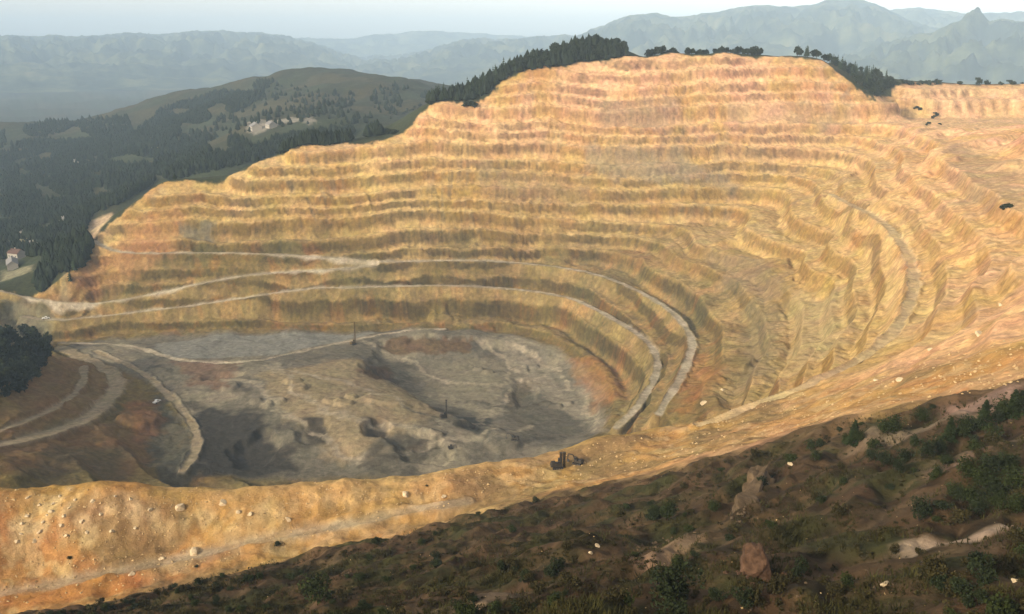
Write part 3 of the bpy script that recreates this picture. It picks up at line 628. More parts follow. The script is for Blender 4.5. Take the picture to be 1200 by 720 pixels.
# ------------------------------------------------------------------ shape helpers
class MB:
    def __init__(s): s.v = []; s.f = []; s.m = []
    def box(s, c, d, rot=(0, 0, 0), taper=1.0, mi=0):
        from mathutils import Euler, Vector
        e = Euler(rot).to_matrix(); o = len(s.v)
        for z in (-1, 1):
            k = taper if z > 0 else 1
            for x, y in ((-1, -1), (1, -1), (1, 1), (-1, 1)):
                p = e @ Vector((x * d[0] / 2 * k, y * d[1] / 2 * k, z * d[2] / 2)); s.v.append((p.x + c[0], p.y + c[1], p.z + c[2]))
        for f in ((3, 2, 1, 0), (4, 5, 6, 7), (0, 1, 5, 4), (1, 2, 6, 5), (2, 3, 7, 6), (3, 0, 4, 7)): s.f.append([o + i for i in f]); s.m.append(mi)
    def tube(s, a, b, r0, r1=None, n=7, mi=0):
        from mathutils import Vector
        r1 = r0 if r1 is None else r1; a = Vector(a); b = Vector(b); d = (b - a).normalized()
        x = d.orthogonal().normalized(); y = d.cross(x); o = len(s.v)
        for p, r in ((a, r0), (b, r1)):
            for k in range(n):
                t = 2 * math.pi * k / n; w = p + (x * math.cos(t) + y * math.sin(t)) * r; s.v.append(tuple(w))
        for k in range(n): s.f.append([o + k, o + (k + 1) % n, o + n + (k + 1) % n, o + n + k]); s.m.append(mi)
        s.f.append([o + k for k in range(n - 1, -1, -1)]); s.f.append([o + n + k for k in range(n)]); s.m += [mi, mi]
    def prism(s, prof, y0, y1, mi=0):      # outline in x,z pushed along y
        o = len(s.v); n = len(prof)
        for y in (y0, y1):
            for x, z in prof: s.v.append((x, y, z))
        for k in range(n): s.f.append([o + k, o + (k + 1) % n, o + n + (k + 1) % n, o + n + k]); s.m.append(mi)
        s.f.append([o + k for k in range(n - 1, -1, -1)]); s.f.append([o + n + k for k in range(n)]); s.m += [mi, mi]
    def quad(s, a, b, c, d, mi=0):
        o = len(s.v); s.v += [a, b, c, d]; s.f.append([o, o + 1, o + 2, o + 3]); s.m.append(mi)
    def tri(s, a, b, c, mi=0):
        o = len(s.v); s.v += [a, b, c]; s.f.append([o, o + 1, o + 2]); s.m.append(mi)
    def mesh(s, name, mats, smooth=False):
        me = bpy.data.meshes.new(name); me.from_pydata(s.v, [], s.f); me.update()
        for m in (mats if isinstance(mats, list) else [mats]): me.materials.append(m)
        me.polygons.foreach_set('material_index', s.m)
        me.polygons.foreach_set('use_smooth', [smooth] * len(s.f))
        return me

M_CONIFER = plain('conifer_needles', (.026, .040, .018), .9, .1, .45, .35)
M_WOOD = plain('valley_wood', (.014, .020, .010), .95, .05, .5, .12)
M_CONIFER2 = plain('young_pine_needles', (.024, .036, .011), .9, .1, .45, .5)
M_LEAF = plain('broad_leaves', (.028, .038, .010), .85, .12, .45, .6)
M_LEAF2 = plain('dry_scrub_leaves', (.042, .036, .013), .9, .1, .45, .8)
M_BLACKLEAF = plain('near_black_leaves', (.012, .018, .008), .9, .05, .4, .8)  # near black leaf colour for half the broadleaf crowns
M_DARKLEAF = plain('dark_scrub_leaves', (.022, .030, .012), .9, .1, .4, .8)
M_BARK = plain('bark', (.06, .045, .032), .95, .1, .3, 4)
M_GRASS = plain('hill_grass', (.040, .038, .012), .95, .05, .5, .25)

def conifer_meshes(h, seed, tiers=7, arms=11, wid=.24):
    r = random.Random(seed); c = MB(); tk = MB()
    tk.tube((0, 0, -.6), (0, 0, h * .9), h * .018, h * .005, 5)
    for i in range(tiers):
        f = i / tiers; z0 = h * (.10 + .86 * f); rad = h * wid * (1 - f) ** .85 + h * .015; dz = h * .17 * (1 - .4 * f)
        ph = r.random() * 6.28
        for k in range(arms):
            a = ph + 6.283 * k / arms + r.uniform(-.12, .12); L = rad * r.uniform(.68, 1.15); w = 6.283 / arms * .62
            top = (0, 0, z0 + dz * r.uniform(.6, 1))
            pl = (math.cos(a - w) * L * .75, math.sin(a - w) * L * .75, z0 - dz * .05); pr = (math.cos(a + w) * L * .75, math.sin(a + w) * L * .75, z0 - dz * .05)
            tip = (math.cos(a) * L, math.sin(a) * L, z0 - dz * r.uniform(.1, .35))
            c.quad(top, pl, tip, pr)
    c.tri((0, 0, h), (h * .02, 0, h * .9), (-h * .02, 0, h * .9)); c.tri((0, 0, h), (0, h * .02, h * .9), (0, -h * .02, h * .9))
    return c, tk
def leafy(rx, rz, n, leaf, seed, lobes=6, z0=.35):
    """crown of loose leaf faces gathered in lobes"""
    r = random.Random(seed); c = MB()
    L = []
    for i in range(lobes):
        a = r.random() * 6.28; q_ = r.uniform(0, .62)
        L.append((math.cos(a) * rx * q_, math.sin(a) * rx * q_, rz * r.uniform(z0, 1.45), r.uniform(.38, .62)))
    for i in range(n):
        lx, ly, lz, lr = r.choice(L)
        a = r.random() * 6.283; b = math.asin(r.uniform(-.8, 1)); q_ = lr * r.uniform(.55, 1.08)
        p = (lx + math.cos(a) * math.cos(b) * rx * q_, ly + math.sin(a) * math.cos(b) * rx * q_, max(.03, lz + math.sin(b) * rz * q_))
        u_ = [r.gauss(0, 1) for _ in range(3)]; w_ = [r.gauss(0, 1) for _ in range(3)]
        nu = math.sqrt(sum(x * x for x in u_)); nw = math.sqrt(sum(x * x for x in w_)); s1 = leaf * r.uniform(.6, 1.3) / nu; s2 = leaf * r.uniform(.5, 1.1) / nw
        u_ = [x * s1 for x in u_]; w_ = [x * s2 for x in w_]
        c.quad(tuple(p[k] - u_[k] for k in range(3)), tuple(p[k] - w_[k] for k in range(3)), tuple(p[k] + u_[k] for k in range(3)), tuple(p[k] + w_[k] for k in range(3)))
    return c
def stems(h, rx, seed, n=4, r0=.06):
    r = random.Random(seed); s = MB()
    for i in range(n):
        a = 6.283 * i / n + r.random(); q_ = rx * r.uniform(.2, .5)
        s.tube((math.cos(a) * .05, math.sin(a) * .05, -.3), (math.cos(a) * q_, math.sin(a) * q_, h * r.uniform(.55, .9)), r0, r0 * .35, 5)
    return s

def plant_kind(name, crown_mesh, stem_mesh, crown_name='crown', stem_name='trunk'):
    root = bpy.data.objects.new(name, None); root.empty_display_size = .5
    return (root, (crown_name, crown_mesh), (stem_name, stem_mesh))
def place(kind, p, s, rz, label, cat, group, flat=None):
    root0, a, b = kind
    root = bpy.data.objects.new(root0.name, None); C.objects.link(root)
    root.location = p; root.rotation_euler = (0, 0, rz); root.scale = (s, s, s) if flat is None else (s, s, s * flat)
    for nm, me in (a, b):
        link(nm, me, root)
    return tag(root, label, cat, group)

ridge_meshes = []
for i in range(5):
    c, tk = conifer_meshes(10, 40 + i, 6, 8, .23); c.v += []
    o = len(c.v); c.v += tk.v; c.f += [[o + k for k in f] for f in tk.f]; c.m += [1] * len(tk.f)
    ridge_meshes.append(c.mesh('conifer', [M_CONIFER, M_BARK]))
def small_conifer(p, s, label, group):
    o = link('conifer_tree', ridge_meshes[random.randrange(5)]); o.location = p; o.scale = (s * random.uniform(.9, 1.25), s * random.uniform(.9, 1.25), s * random.uniform(.85, 1.15)); o.rotation_euler = (0, 0, random.random() * 6.28)
    return tag(o, label, 'conifer', group)

broad_meshes = []
for i in range(4):
    c = leafy(3.3, 3.2, 300, .7, 60 + i, 7, .55); tk = MB(); tk.tube((0, 0, -.5), (.1, 0, 3.0), .22, .12, 6)
    o = len(c.v); c.v += tk.v; c.f += [[o + k for k in f] for f in tk.f]; c.m += [1] * len(tk.f)
    broad_meshes.append(c.mesh('broadleaf', [M_BLACKLEAF if i < 2 else M_DARKLEAF, M_BARK]))
# ------------------------------------------------------------------ conifers behind the rim
def strip_points(pairs, n, rmin=500):
    """points scattered between a lower and an upper line given as (u, v_low, v_high)"""
    us = [p[0] for p in pairs]; out = []
    tries = 0
    while len(out) < n and tries < n * 30:
        tries += 1
        u = random.uniform(us[0], us[-1]); lo = np.interp(u, us, [p[1] for p in pairs]); hi = np.interp(u, us, [p[2] for p in pairs])
        v = lo + (hi - lo) * random.random()
        p = hit(u, v)
        if p is None or math.hypot(p[0], p[1]) > 1400 or math.hypot(p[0], p[1]) < rmin: continue
        out.append(p)
    return out
def ridge_wood(x0, x1, depth, n, ylo, s, label, group, edge=None):
    """trees on the crest behind the rim, from a line just behind the edge backwards"""
    k = 0; made = []
    while k < n:
        u = random.uniform(x0, x1); off = depth[0] + (depth[1] - depth[0]) * random.random() ** .8
        v = np.interp(u, [p[0] for p in RIMLINE], [p[1] for p in RIMLINE])
        q_ = Pw(u, v); r = math.hypot(q_[0], q_[1]); t = (r + off) / r
        x, y = q_[0] * t, q_[1] * t
        small_conifer((x, y, ground(x, y) - .3), s * random.uniform(.75, 1.2), label, group); k += 1
RIMLINE = [(150, 240), (190, 215), (300, 189), (360, 165), (455, 157), (503, 124), (560, 117), (600, 85), (670, 76), (735, 66), (850, 60.5), (965, 70), (1000, 95), (1025, 120)]
KN = [(492, 120, 113), (520, 117, 106), (560, 114, 98), (600, 84, 78), (630, 79, 66), (660, 75, 56), (690, 72, 50), (715, 70, 51), (735, 65, 59)]
for p in strip_points(KN[:4], 58): small_conifer(p, random.uniform(.85, 1.25), 'dark conifer in the slanting row up the rim towards the wooded knoll', 'conifers climbing the rim')
KNOLL = strip_points(KN[3:], 120)
for p in strip_points([(930, 66, 63), (960, 69, 66), (985, 82, 74), (1003, 97, 81), (1026, 118, 88), (1045, 100, 95)], 105, 780):
    if random.random() < .45: small_conifer(p, random.uniform(.7, 1.1), 'dark conifer on the steep right shoulder of the highest wall', 'conifers on the right shoulder'); continue
    o = link('broadleaf_tree', broad_meshes[random.randrange(4)]); s = random.uniform(.8, 1.3); o.location = p; o.scale = (s, s, s * random.uniform(.9, 1.2)); o.rotation_euler = (0, 0, random.random() * 6.28)
    tag(o, 'dark round tree on the steep right shoulder of the highest wall', 'tree', 'round trees on the right shoulder')

# woods filling the valley: nobody could count them
def forest(name, polys, n, hmin, hmax, label, m):
    r = np.random.default_rng(5); V = []; F = []
    wts = [p[1] for p in polys]; tot = sum(wts); base = 0
    for pts, w in polys:
        Pp = np.array(pts, float); lo = Pp.min(0); hi = Pp.max(0); k = 0; tr = 0
        while k < n * w / tot and tr < n * 20:
            tr += 1
            u = r.uniform(lo[0], hi[0]); v = r.uniform(lo[1], hi[1])
            c = False
            for i in range(len(pts)):
                a = pts[i]; b = pts[i - 1]
                if (a[1] > v) != (b[1] > v) and u < (b[0] - a[0]) * (v - a[1]) / (b[1] - a[1]) + a[0]: c = not c
            if not c: continue
            if noise(np.array([u / 34.0]), np.array([v / 14.0]), 77)[0] < -.30: continue
            p = hit(u, v)
            if p is None or p[1] > 2300 or p[1] < 560: continue
            if float(sd_pit_at(p[0], p[1])) > 2: continue
            h = r.uniform(hmin, hmax); rd = h * r.uniform(.26, .42); ph = r.uniform(0, 6.28)
            b0 = len(V); n_ = 6
            for zt, rt in ((.12, 1.0), (.5, .72)):
                for j in range(n_):
                    a = ph + 6.283 * j / n_; q_ = rd * rt * r.uniform(.75, 1.2); V.append((p[0] + math.cos(a) * q_, p[1] + math.sin(a) * q_, p[2] + h * (zt + r.uniform(-.06, .06))))
            V.append((p[0], p[1], p[2] + h)); V.append((p[0], p[1], p[2] - .5))
            for j in range(n_):
                j2 = (j + 1) % n_
                F.append((b0 + j, b0 + j2, b0 + n_ + j2)); F.append((b0 + j, b0 + n_ + j2, b0 + n_ + j)); F.append((b0 + n_ + j, b0 + n_ + j2, b0 + 2 * n_)); F.append((b0 + 2 * n_ + 1, b0 + j2, b0 + j))
            k += 1
    return tag(link(name, mesh_np(name, np.array(V), np.array(F), m, False)), label, kind='stuff')
def sd_pit_at(x, y):
    return sd_poly(rim, np.array([x]), np.array([y]))[0]
forest('forest', [
    ([(0, 190), (60, 170), (140, 160), (200, 150), (290, 165), (300, 185), (190, 210), (130, 245), (60, 262), (0, 275)], 10),
    ([(150, 165), (190, 128), (290, 98), (320, 96), (300, 120), (250, 145), (200, 165)], 4.0),
    ([(0, 155), (60, 142), (150, 138), (160, 165), (100, 185), (0, 200)], 3.2),
    ([(320, 165), (440, 150), (450, 158), (300, 186)], 1.6), ([(0, 262), (110, 250), (100, 270), (50, 300), (0, 305)], 2.2), ([(200, 125), (300, 100), (480, 104), (460, 145), (330, 150), (250, 160)], .55), ([(330, 120), (470, 100), (470, 130), (350, 140)], .2),
    ([(495, 121), (560, 117), (600, 86), (660, 77), (735, 67), (735, 60), (690, 51), (640, 62), (600, 80), (560, 98), (520, 106), (492, 114)], 1.3), ([(190, 214), (300, 190), (360, 166), (440, 158), (440, 150), (350, 158), (290, 178), (200, 200)], 1.2),
    ([(38, 335), (55, 300), (95, 268), (108, 290), (98, 312), (82, 340), (78, 318), (66, 322), (50, 345)], .7)],
    12500, 3.5, 11, 'dark woods covering the valley sides left of the pit', M_WOOD)

# trees on the bank and by the left edge
def scatter_poly(pts, n, rmin=300):
    out = []; Pp = np.array(pts, float); lo = Pp.min(0); hi = Pp.max(0); tr = 0
    while len(out) < n and tr < 9000:
        tr += 1
        u = random.uniform(lo[0], hi[0]); v = random.uniform(lo[1], hi[1]); c = False
        for i in range(len(pts)):
            a = pts[i]; b = pts[i - 1]
            if (a[1] > v) != (b[1] > v) and u < (b[0] - a[0]) * (v - a[1]) / (b[1] - a[1]) + a[0]: c = not c
        if not c: continue
        p = hit(u, v, None, rmin)
        if p: out.append(p)
    return out
for p in scatter_poly([(38, 335), (55, 300), (95, 268), (108, 290), (98, 312), (82, 340), (78, 318), (66, 322), (50, 345)], 50):
    small_conifer(p, random.uniform(.8, 1.2), 'dark conifer in the wood on the bank at the left end of the benches', 'conifers on the left bank')
for p in scatter_poly([(0, 392), (28, 390), (52, 402), (64, 410), (48, 440), (20, 462), (0, 472)], 60) + scatter_poly([(-40, 390), (0, 390), (0, 465), (-40, 470)], 14):
    o = link('broadleaf_tree', broad_meshes[random.randrange(4)]); s = random.uniform(.8, 1.7); o.location = p; o.scale = (s, s, s * random.uniform(.9, 1.3)); o.rotation_euler = (0, 0, random.random() * 6.28)
    tag(o, 'near black bushy tree in the clump by the wide curving road', 'tree', 'trees in the dark clump')
for i, p in enumerate(KNOLL):
    o = link('broadleaf_tree', broad_meshes[i % 4]); s = random.uniform(.9, 1.35); o.location = p; o.scale = (s, s, s * random.uniform(.9, 1.2)); o.rotation_euler = (0, 0, random.random() * 6.28)
    tag(o, 'dark round crowned tree in the dense wood on the knoll above the pit', 'tree', 'trees on the knoll')
for i in range(70):
    u = random.uniform(757, 894); q_ = Pw(u, np.interp(u, [757, 850, 894], [64, 60.5, 62.5])); k_ = 1 + random.uniform(3, 18) / math.hypot(q_[0], q_[1]); x, y = q_[0] * k_, q_[1] * k_
    o = link('broadleaf_tree', broad_meshes[i % 4]); s = random.uniform(.5, 1.0) * (1.15 if u > 850 or u < 790 else .85); o.location = (x, y, ground(x, y) - .3); o.scale = (s, s, s * random.uniform(.9, 1.2)); o.rotation_euler = (0, 0, random.random() * 6.28)
    tag(o, 'small dark round tree in the fringe on the flat top of the highest wall', 'tree', 'trees fringing the highest rim')
shrub_far = [leafy(1.5, 1.1, 70, .55, 80 + i, 4).mesh('shrub', M_DARKLEAF) for i in range(4)]
def far_shrub(p, s, label, group=None):
    o = link('shrub', shrub_far[random.randrange(4)]); o.location = p; o.scale = (s * random.uniform(.9, 1.5), s, s * random.uniform(.8, 1.2)); o.rotation_euler = (0, 0, random.random() * 6.28)
    return tag(o, label, 'shrub', group)
for p in strip_points([(430, 157, 153), (465, 158, 156)], 14) + strip_points([(470, 137, 131), (505, 123, 119)], 10) + strip_points([(536, 125, 121), (562, 126, 123)], 9) + strip_points([(185, 216, 211), (360, 166, 160)], 34):
    far_shrub(p, random.uniform(1.2, 2.2), 'dark shrub on the ragged left rim of the stepped wall', 'shrubs along the left rim')
for p in strip_points([(1040, 100, 97), (1200, 100, 96)], 26):
    far_shrub(p, random.uniform(1.2, 2.6), 'dark shrub on the low sandy skyline right of the highest wall', 'shrubs on the sandy skyline')
for p in scatter_poly([(1065, 125), (1120, 135), (1110, 150), (1070, 150)], 6, 400):
    far_shrub(p, random.uniform(1.0, 1.6), 'small shrub on the sandy saddle at the right', 'shrubs on the sandy saddle')
p = hit(1178, 246); far_shrub(p, 1.6, 'lone dark shrub high on the bare right flank')
p = hit(990, 120); 

# ------------------------------------------------------------------ brown slope in front: grass, shrubs, young pines, stones
def slope_pixels(n, seed, f):
    r = random.Random(seed); out = []
    while len(out) < n:
        u = r.uniform(-60, 1260); edge = np.interp(u, [-60, 100, 330, 450, 560, 700, 900, 1000, 1200, 1260], [745, 712, 655, 630, 600, 577, 520, 490, 457, 448])
        v = r.uniform(edge, 735)
        if f and not f(u, v, r): continue
        if -4 - (u - 1000) * .01 < v - np.interp(u, [1025, 1075, 1130, 1210], [641, 634, 622, 606]) < 9 and u > 1020: continue
        p = hit(u, v)
        if p and p[1] < 200: out.append((u, v, p))
    return out
gv = []; gf = []
rg = np.random.default_rng(3)
for u, v, p in slope_pixels(15000, 21, lambda u, v, r: True):
    g_ = float(fbm(np.array([p[0] / 9.0]), np.array([p[1] / 9.0]), 345, 3)[0])
    if g_ < .0 or sd_poly(outline(sl_pale), np.array([p[0]]), np.array([p[1]]))[0] > 0: continue
    nb = 5; hgt = rg.uniform(.22, .6) * (1 + max(g_, 0))
    for k in range(nb):
        a = rg.uniform(0, 6.28); q_ = rg.uniform(.1, .35); w = rg.uniform(.03, .07)
        b0 = len(gv); x, y = p[0] + math.cos(a) * q_, p[1] + math.sin(a) * q_
        gv += [(x - math.sin(a) * w, y + math.cos(a) * w, p[2] - .12), (x + math.sin(a) * w, y - math.cos(a) * w, p[2] - .12), (x + math.cos(a) * hgt * .6, y + math.sin(a) * hgt * .6, p[2] + hgt * rg.uniform(.5, 1))]
        gf.append((b0, b0 + 1, b0 + 2))
tag(link('grass', mesh_np('grass', np.array(gv), np.array(gf), M_GRASS, False)), 'dry olive grass tufts covering the brown slope', kind='stuff')

uv_ = []; uf_ = []
bits = [leafy(.34, .15, 34, .075, 300 + i, 3, .2) for i in range(4)]
for u, v, p in slope_pixels(3400, 27, lambda u, v, r: r.random() < .45 + 1.1 * noise(np.array([u / 45.0]), np.array([v / 16.0]), 19)[0]):
    b_ = bits[random.randrange(4)]; s_ = random.uniform(.5, 1.6); a_ = random.random() * 6.28; ca, sa = math.cos(a_) * s_, math.sin(a_) * s_; o_ = len(uv_)
    uv_ += [(p[0] + x * ca - y * sa, p[1] + x * sa + y * ca, p[2] + z * s_ - .04) for x, y, z in b_.v]; uf_ += [[o_ + k for k in f] for f in b_.f]
tag(link('undergrowth', mesh_np('undergrowth', np.array(uv_), np.array(uf_), M_LEAF2, False)), 'low dark heath and scrub between the shrubs on the brown slope', kind='stuff')
shrub_kinds = []
for i in range(6):
    mm = [M_LEAF, M_LEAF2, M_DARKLEAF][i % 3]
    shrub_kinds.append(plant_kind('shrub', leafy(.8, .55, 560, .085, 100 + i, 7, .4).mesh('shrub_crown', mm), stems(.8, .7, 100 + i, 4, .03).mesh('shrub_stem', M_BARK), 'foliage', 'stem'))
pine_kinds = []
for i in range(4):
    _, tk = conifer_meshes(3.6, 140 + i, 3, 5, .3)
    r = random.Random(140 + i); c = MB()
    for k in range(1300):                    # loose needle sprays in whorls, wide at the foot and drawn in to a tip
        f = r.random() ** 1.35; whorl = .82 + .18 * math.sin(f * 34 + i); a = r.random() * 6.283; lob = 1 + .28 * math.sin(a * 3 + f * 9 + i)
        q_ = 1.25 * (1 - f) ** .8 * whorl * lob * r.uniform(.35, 1.0) ** .6; p = (math.cos(a) * q_, math.sin(a) * q_, .35 + 3.3 * f - q_ * .12)
        u_ = (math.cos(a) * .2 * r.uniform(.6, 1.3), math.sin(a) * .2 * r.uniform(.6, 1.3), r.uniform(-.12, .05)); w_ = (-math.sin(a) * .09, math.cos(a) * .09, r.uniform(-.07, .07))
        c.quad(tuple(p[j] - u_[j] for j in range(3)), tuple(p[j] - w_[j] for j in range(3)), tuple(p[j] + u_[j] for j in range(3)), tuple(p[j] + w_[j] for j in range(3)))
    pine_kinds.append(plant_kind('pine_tree', c.mesh('pine_crown', M_CONIFER2), tk.mesh('pine_trunk', M_BARK)))
tree_kinds = []
for i in range(4):
    tk = stems(2.6, 1.4, 160 + i, 3, .07)
    tree_kinds.append(plant_kind('broadleaf_tree', leafy(1.5, 1.5, 1000, .13, 160 + i, 10, .5).mesh('tree_crown', M_LEAF if i % 2 else M_DARKLEAF), tk.mesh('tree_trunk', M_BARK)))
def fg(kind, u, v, s, label, cat, group=None, flat=None):
    p = hit(u, v)
    if not p: return
    return place(kind, (p[0], p[1], p[2] - .08), s, random.random() * 6.28, label, cat, group, flat)
# trees that can be picked out in the photograph
for u, v, s in [(1000, 522, 1.1), (1112, 516, .9), (1152, 500, 1.05), (1186, 490, 1.1), (1212, 490, 1.1)]:
    fg(pine_kinds[random.randrange(4)], u, v, s, 'young green pine in the line along the upper edge of the brown slope', 'pine', 'young pines on the slope edge')
for u, v, s in [(1047, 507, 1.0), (1078, 494, .8), (1135, 510, 1.05), (1168, 498, 1.0), (1200, 480, 1.1), (1008, 518, .7), (990, 522, .7), (1035, 508, .9), (1060, 543, .8), (1035, 545, .75), (1085, 535, .8), (1125, 512, .9), (1175, 490, 1.1), (1195, 488, 1.1), (950, 528, .7), (955, 540, .6), (1140, 592, .8), (1165, 585, .9), (1185, 575, 1.0), (1120, 585, .7), (1150, 570, .8), (1105, 545, .6), (1130, 560, .9), (1160, 560, 1.0), (1178, 555, .9), (1145, 605, .7), (1172, 600, .8), (1020, 540, .6), (1050, 552, .7), (1070, 525, .7), (1100, 530, .8), (1140, 530, .7), (1165, 520, .9), (1190, 600, .7), (1100, 560, .6)]:
    fg(tree_kinds[random.randrange(4)], u, v, s, 'dark bushy tree among the young pines on the right of the slope', 'tree', 'bushy trees on the slope')
for u, v, s, lb in [(375, 705, 1.5, 'darkest round shrub near the bottom of the slope, below the grey road'), (782, 610, 1.1, 'tall narrow dark tree in the middle of the brown slope'), (790, 715, 1.4, 'large dark shrub below the pale stony scar'), (835, 600, .7, 'low dark shrub left of the pale rock rib'),
                    (1078, 610, .9, 'dark upright shrub just above the pale bare track'), (795, 668, .55, 'small dark shrub below the pale stony scar'), (510, 628, .4, 'tiny lone shrub against the grey road')]:
    fg(tree_kinds[(int(u) // 7) % 4], u, v, s, lb, 'tree' if 'tree' in lb else 'shrub', None)
def shrubby(u, v, r):
    k = noise(np.array([u / 60.0]), np.array([v / 22.0]), 9)[0]
    return r.random() < .35 + k * .9
for u, v, p in slope_pixels(215, 33, shrubby):
    k = random.randrange(6); s = random.uniform(.55, 1.45)
    nm = ['mid green', 'olive brown', 'dark green'][k % 3]; sz = 'low' if s < .85 else ('medium sized' if s < 1.15 else 'large')
    place(shrub_kinds[k], (p[0], p[1], p[2] - .06), s, random.random() * 6.28, f'{sz} {nm} shrub on the dark brown slope in front', 'shrub', f'{sz} {nm} shrubs on the front slope', random.uniform(.8, 1.3))
for u, v, s in [(82, 655, .8), (325, 640, 1.2), (500, 570, .6), (230, 665, .7), (560, 603, .8)]:
    fg(shrub_kinds[2], u, v, s, 'small dark shrub at the edge of the grey disused road', 'shrub', 'shrubs by the grey road')

# ------------------------------------------------------------------ stones
M_PALE = plain('pale_stone', (.52, .41, .26), .95, .15, .3, 1.2, bump=.1)
M_DULL = plain('dull_stone', (.12, .085, .052), .95, .1, .3, 3)
M_RUBBLE = plain('loose_rubble', (.44, .31, .155), .95, .1, .4, .25)
M_RUST = plain('rusty_boulder', (.105, .060, .036), .95, .15, .6, .9, bump=.25)
M_OUTCROP = plain('tan_outcrop', (.115, .078, .043), .95, .15, .4, .5, bump=.25)
def rock_mesh(name, seed, m, d=(1, 1, 1), sub=3, rough=.28, taper=0.0):
    import bmesh
    bm = bmesh.new(); bmesh.ops.create_icosphere(bm, subdivisions=sub, radius=1)
    r = random.Random(seed); pl = []
    for _ in range(9):
        a = [r.gauss(0, 1) for _ in range(3)]; l = math.sqrt(sum(x * x for x in a)); pl.append(([x / l for x in a], r.uniform(.42, .85)))
    co = np.array([v.co[:] for v in bm.verts])
    for n_, k in pl:
        n_ = np.array(n_); dd = co @ n_; ex = np.maximum(dd - k, 0); co = co - ex[:, None] * n_ * .97
    co = co * (1 + rough * fbm(co[:, 0] * 1.6 + seed, co[:, 1] * 1.6 + co[:, 2] * 2.1, seed, 4))[:, None] * np.array(d)
    co[:, :2] *= (1 - taper * (co[:, 2:3] / d[2]))
    for v, c in zip(bm.verts, co): v.co = c
    me = bpy.data.meshes.new(name); bm.to_mesh(me); bm.free(); me.materials.append(m)
    return me
pale_rocks = [rock_mesh('pale_boulder', 500 + i, M_PALE, (1.2, .85, .65), 3, .14) for i in range(5)]
rust_rocks = [rock_mesh('rust_stone', 580 + i, M_RUST, (1.2, .9, .8), 2) for i in range(3)]
dull_rocks = [rock_mesh('dull_stone', 560 + i, M_DULL, (1.2, .9, .7), 2) for i in range(4)]
def stone(u, v, s, label, group=None, me=None, name='boulder'):
    p = hit(u, v)
    if not p: return
    o = link(name, me or pale_rocks[random.randrange(5)]); o.location = (p[0], p[1], p[2] + s * .08); o.scale = (s, s, s); o.rotation_euler = (random.uniform(-.3, .3), random.uniform(-.3, .3), random.random() * 6.28)
    return tag(o, label, 'boulder', group)
for u, v, s in [(33, 583, 1), (46, 592, .9), (62, 591, 1.0), (31, 605, .9), (60, 600, 1.1), (82, 595, .9), (88, 586, 1), (109, 588, 1.2), (96, 611, 1.3), (75, 605, 1), (50, 612, .9), (26, 614, 1), (72, 616, 1.1), (47, 623, 1.1), (20, 635, 1.1), (41, 634, 1), (78, 628, 1.1), (102, 624, 1), (131, 623, 1.1), (158, 619, .8), (153, 585, .9), (118, 603, .9), (176, 598, 1.0), (70, 582, .8), (25, 626, .8), (135, 582, .7), (55, 604, .7)]:
    stone(u, v, s * .62, 'pale boulder in the rows scattered over the orange mound', 'pale boulders on the orange mound')
for u, v, s, lb in [(212, 594, 2.0, 'tall pale boulder standing on the lip of the orange mound'), (262, 590, 1.6, 'pale wedge shaped boulder near the right end of the orange mound'), (228, 648, 2.0, 'white boulder lying on the grey disused road'), (190, 655, 1.0, 'small white stone left of the boulder on the grey road'),
                    (280, 600, 1.1, 'pale stone right of the wedge shaped boulder'), (293, 603, 1.0, 'pale stone at the right foot of the mound'), (338, 609, 1.3, 'pale stone beside the grey road below the yellow bank'), (155, 673, 1.2, 'orange tinted stone at the roadside over the orange gully'),
                    (475, 580, 1.5, 'pale slab on the yellow bank beyond the grey road'), (520, 582, 1.0, 'second small pale slab on the yellow bank, right of the larger slab'), (825, 473, 2.2, 'bright white boulder at the foot of the ends of the bench roads'), (847, 457, 1.4, 'pale boulder on the slope just above the bright white one'),
                    (1148, 392, 1.6, 'pale upright boulder on the bare right flank'), (1173, 358, 1.2, 'pale boulder higher on the bare right flank'), (1055, 446, 1.2, 'pale boulder below the sandy road on the right flank'), (1027, 446, 1.0, 'pale boulder left of its twin below the sandy road'), (1090, 410, 1.0, 'pale boulder between the sandy road and the young pines'),
                    (927, 545, .7, 'white stone on the brown slope right of the pale rock rib'), (1037, 684, .45, 'white stone near the bottom of the brown slope, below the pale bare track'), (1190, 682, .4, 'whitish stone at the lower right corner of the slope'), (700, 640, .5, 'pale stone at the left tip of the stony scar'), (692, 648, .45, 'small pale stone beside the stony scar')]:
    stone(u, v, s * .75, lb)
for i in range(20):
    r = random.Random(i + 900); u = r.uniform(880, 1195); v = np.interp(u, [880, 1195], [690, 640]) + r.uniform(-10, 25)
    stone(u, v, r.uniform(.09, .2), 'small pale stone among the scrub at the lower right of the slope', 'small stones on the lower right slope', dull_rocks[i % 4])
for i in range(22):
    r = random.Random(i + 1300); t = r.random(); u = 735 + 85 * t; v = 650 - 26 * t + r.uniform(-8, 4)
    stone(u, v, r.uniform(.12, .3), 'rubble stone on the pale stony scar in the brown slope', 'rubble on the stony scar', dull_rocks[i % 4])
for i in range(16):
    r = random.Random(i + 1700); stone(884 + r.gauss(0, 17), 672 + abs(r.gauss(0, 7)) - 2, r.uniform(.12, .34), 'rust brown rubble stone at the foot of the big rust red boulder', 'rubble round the rust red boulder', rust_rocks[i % 3])
for i in range(14):
    r = random.Random(i + 1900); t_ = r.random(); stone(862 + 38 * t_ + r.uniform(-7, 3), 610 - 46 * t_ + r.uniform(-2, 7), r.uniform(.12, .36), 'brown rubble stone fallen beside the tan rock rib', 'rubble beside the rock rib', dull_rocks[i % 4])
rv = []; rf = []
rr_ = np.random.default_rng(77)
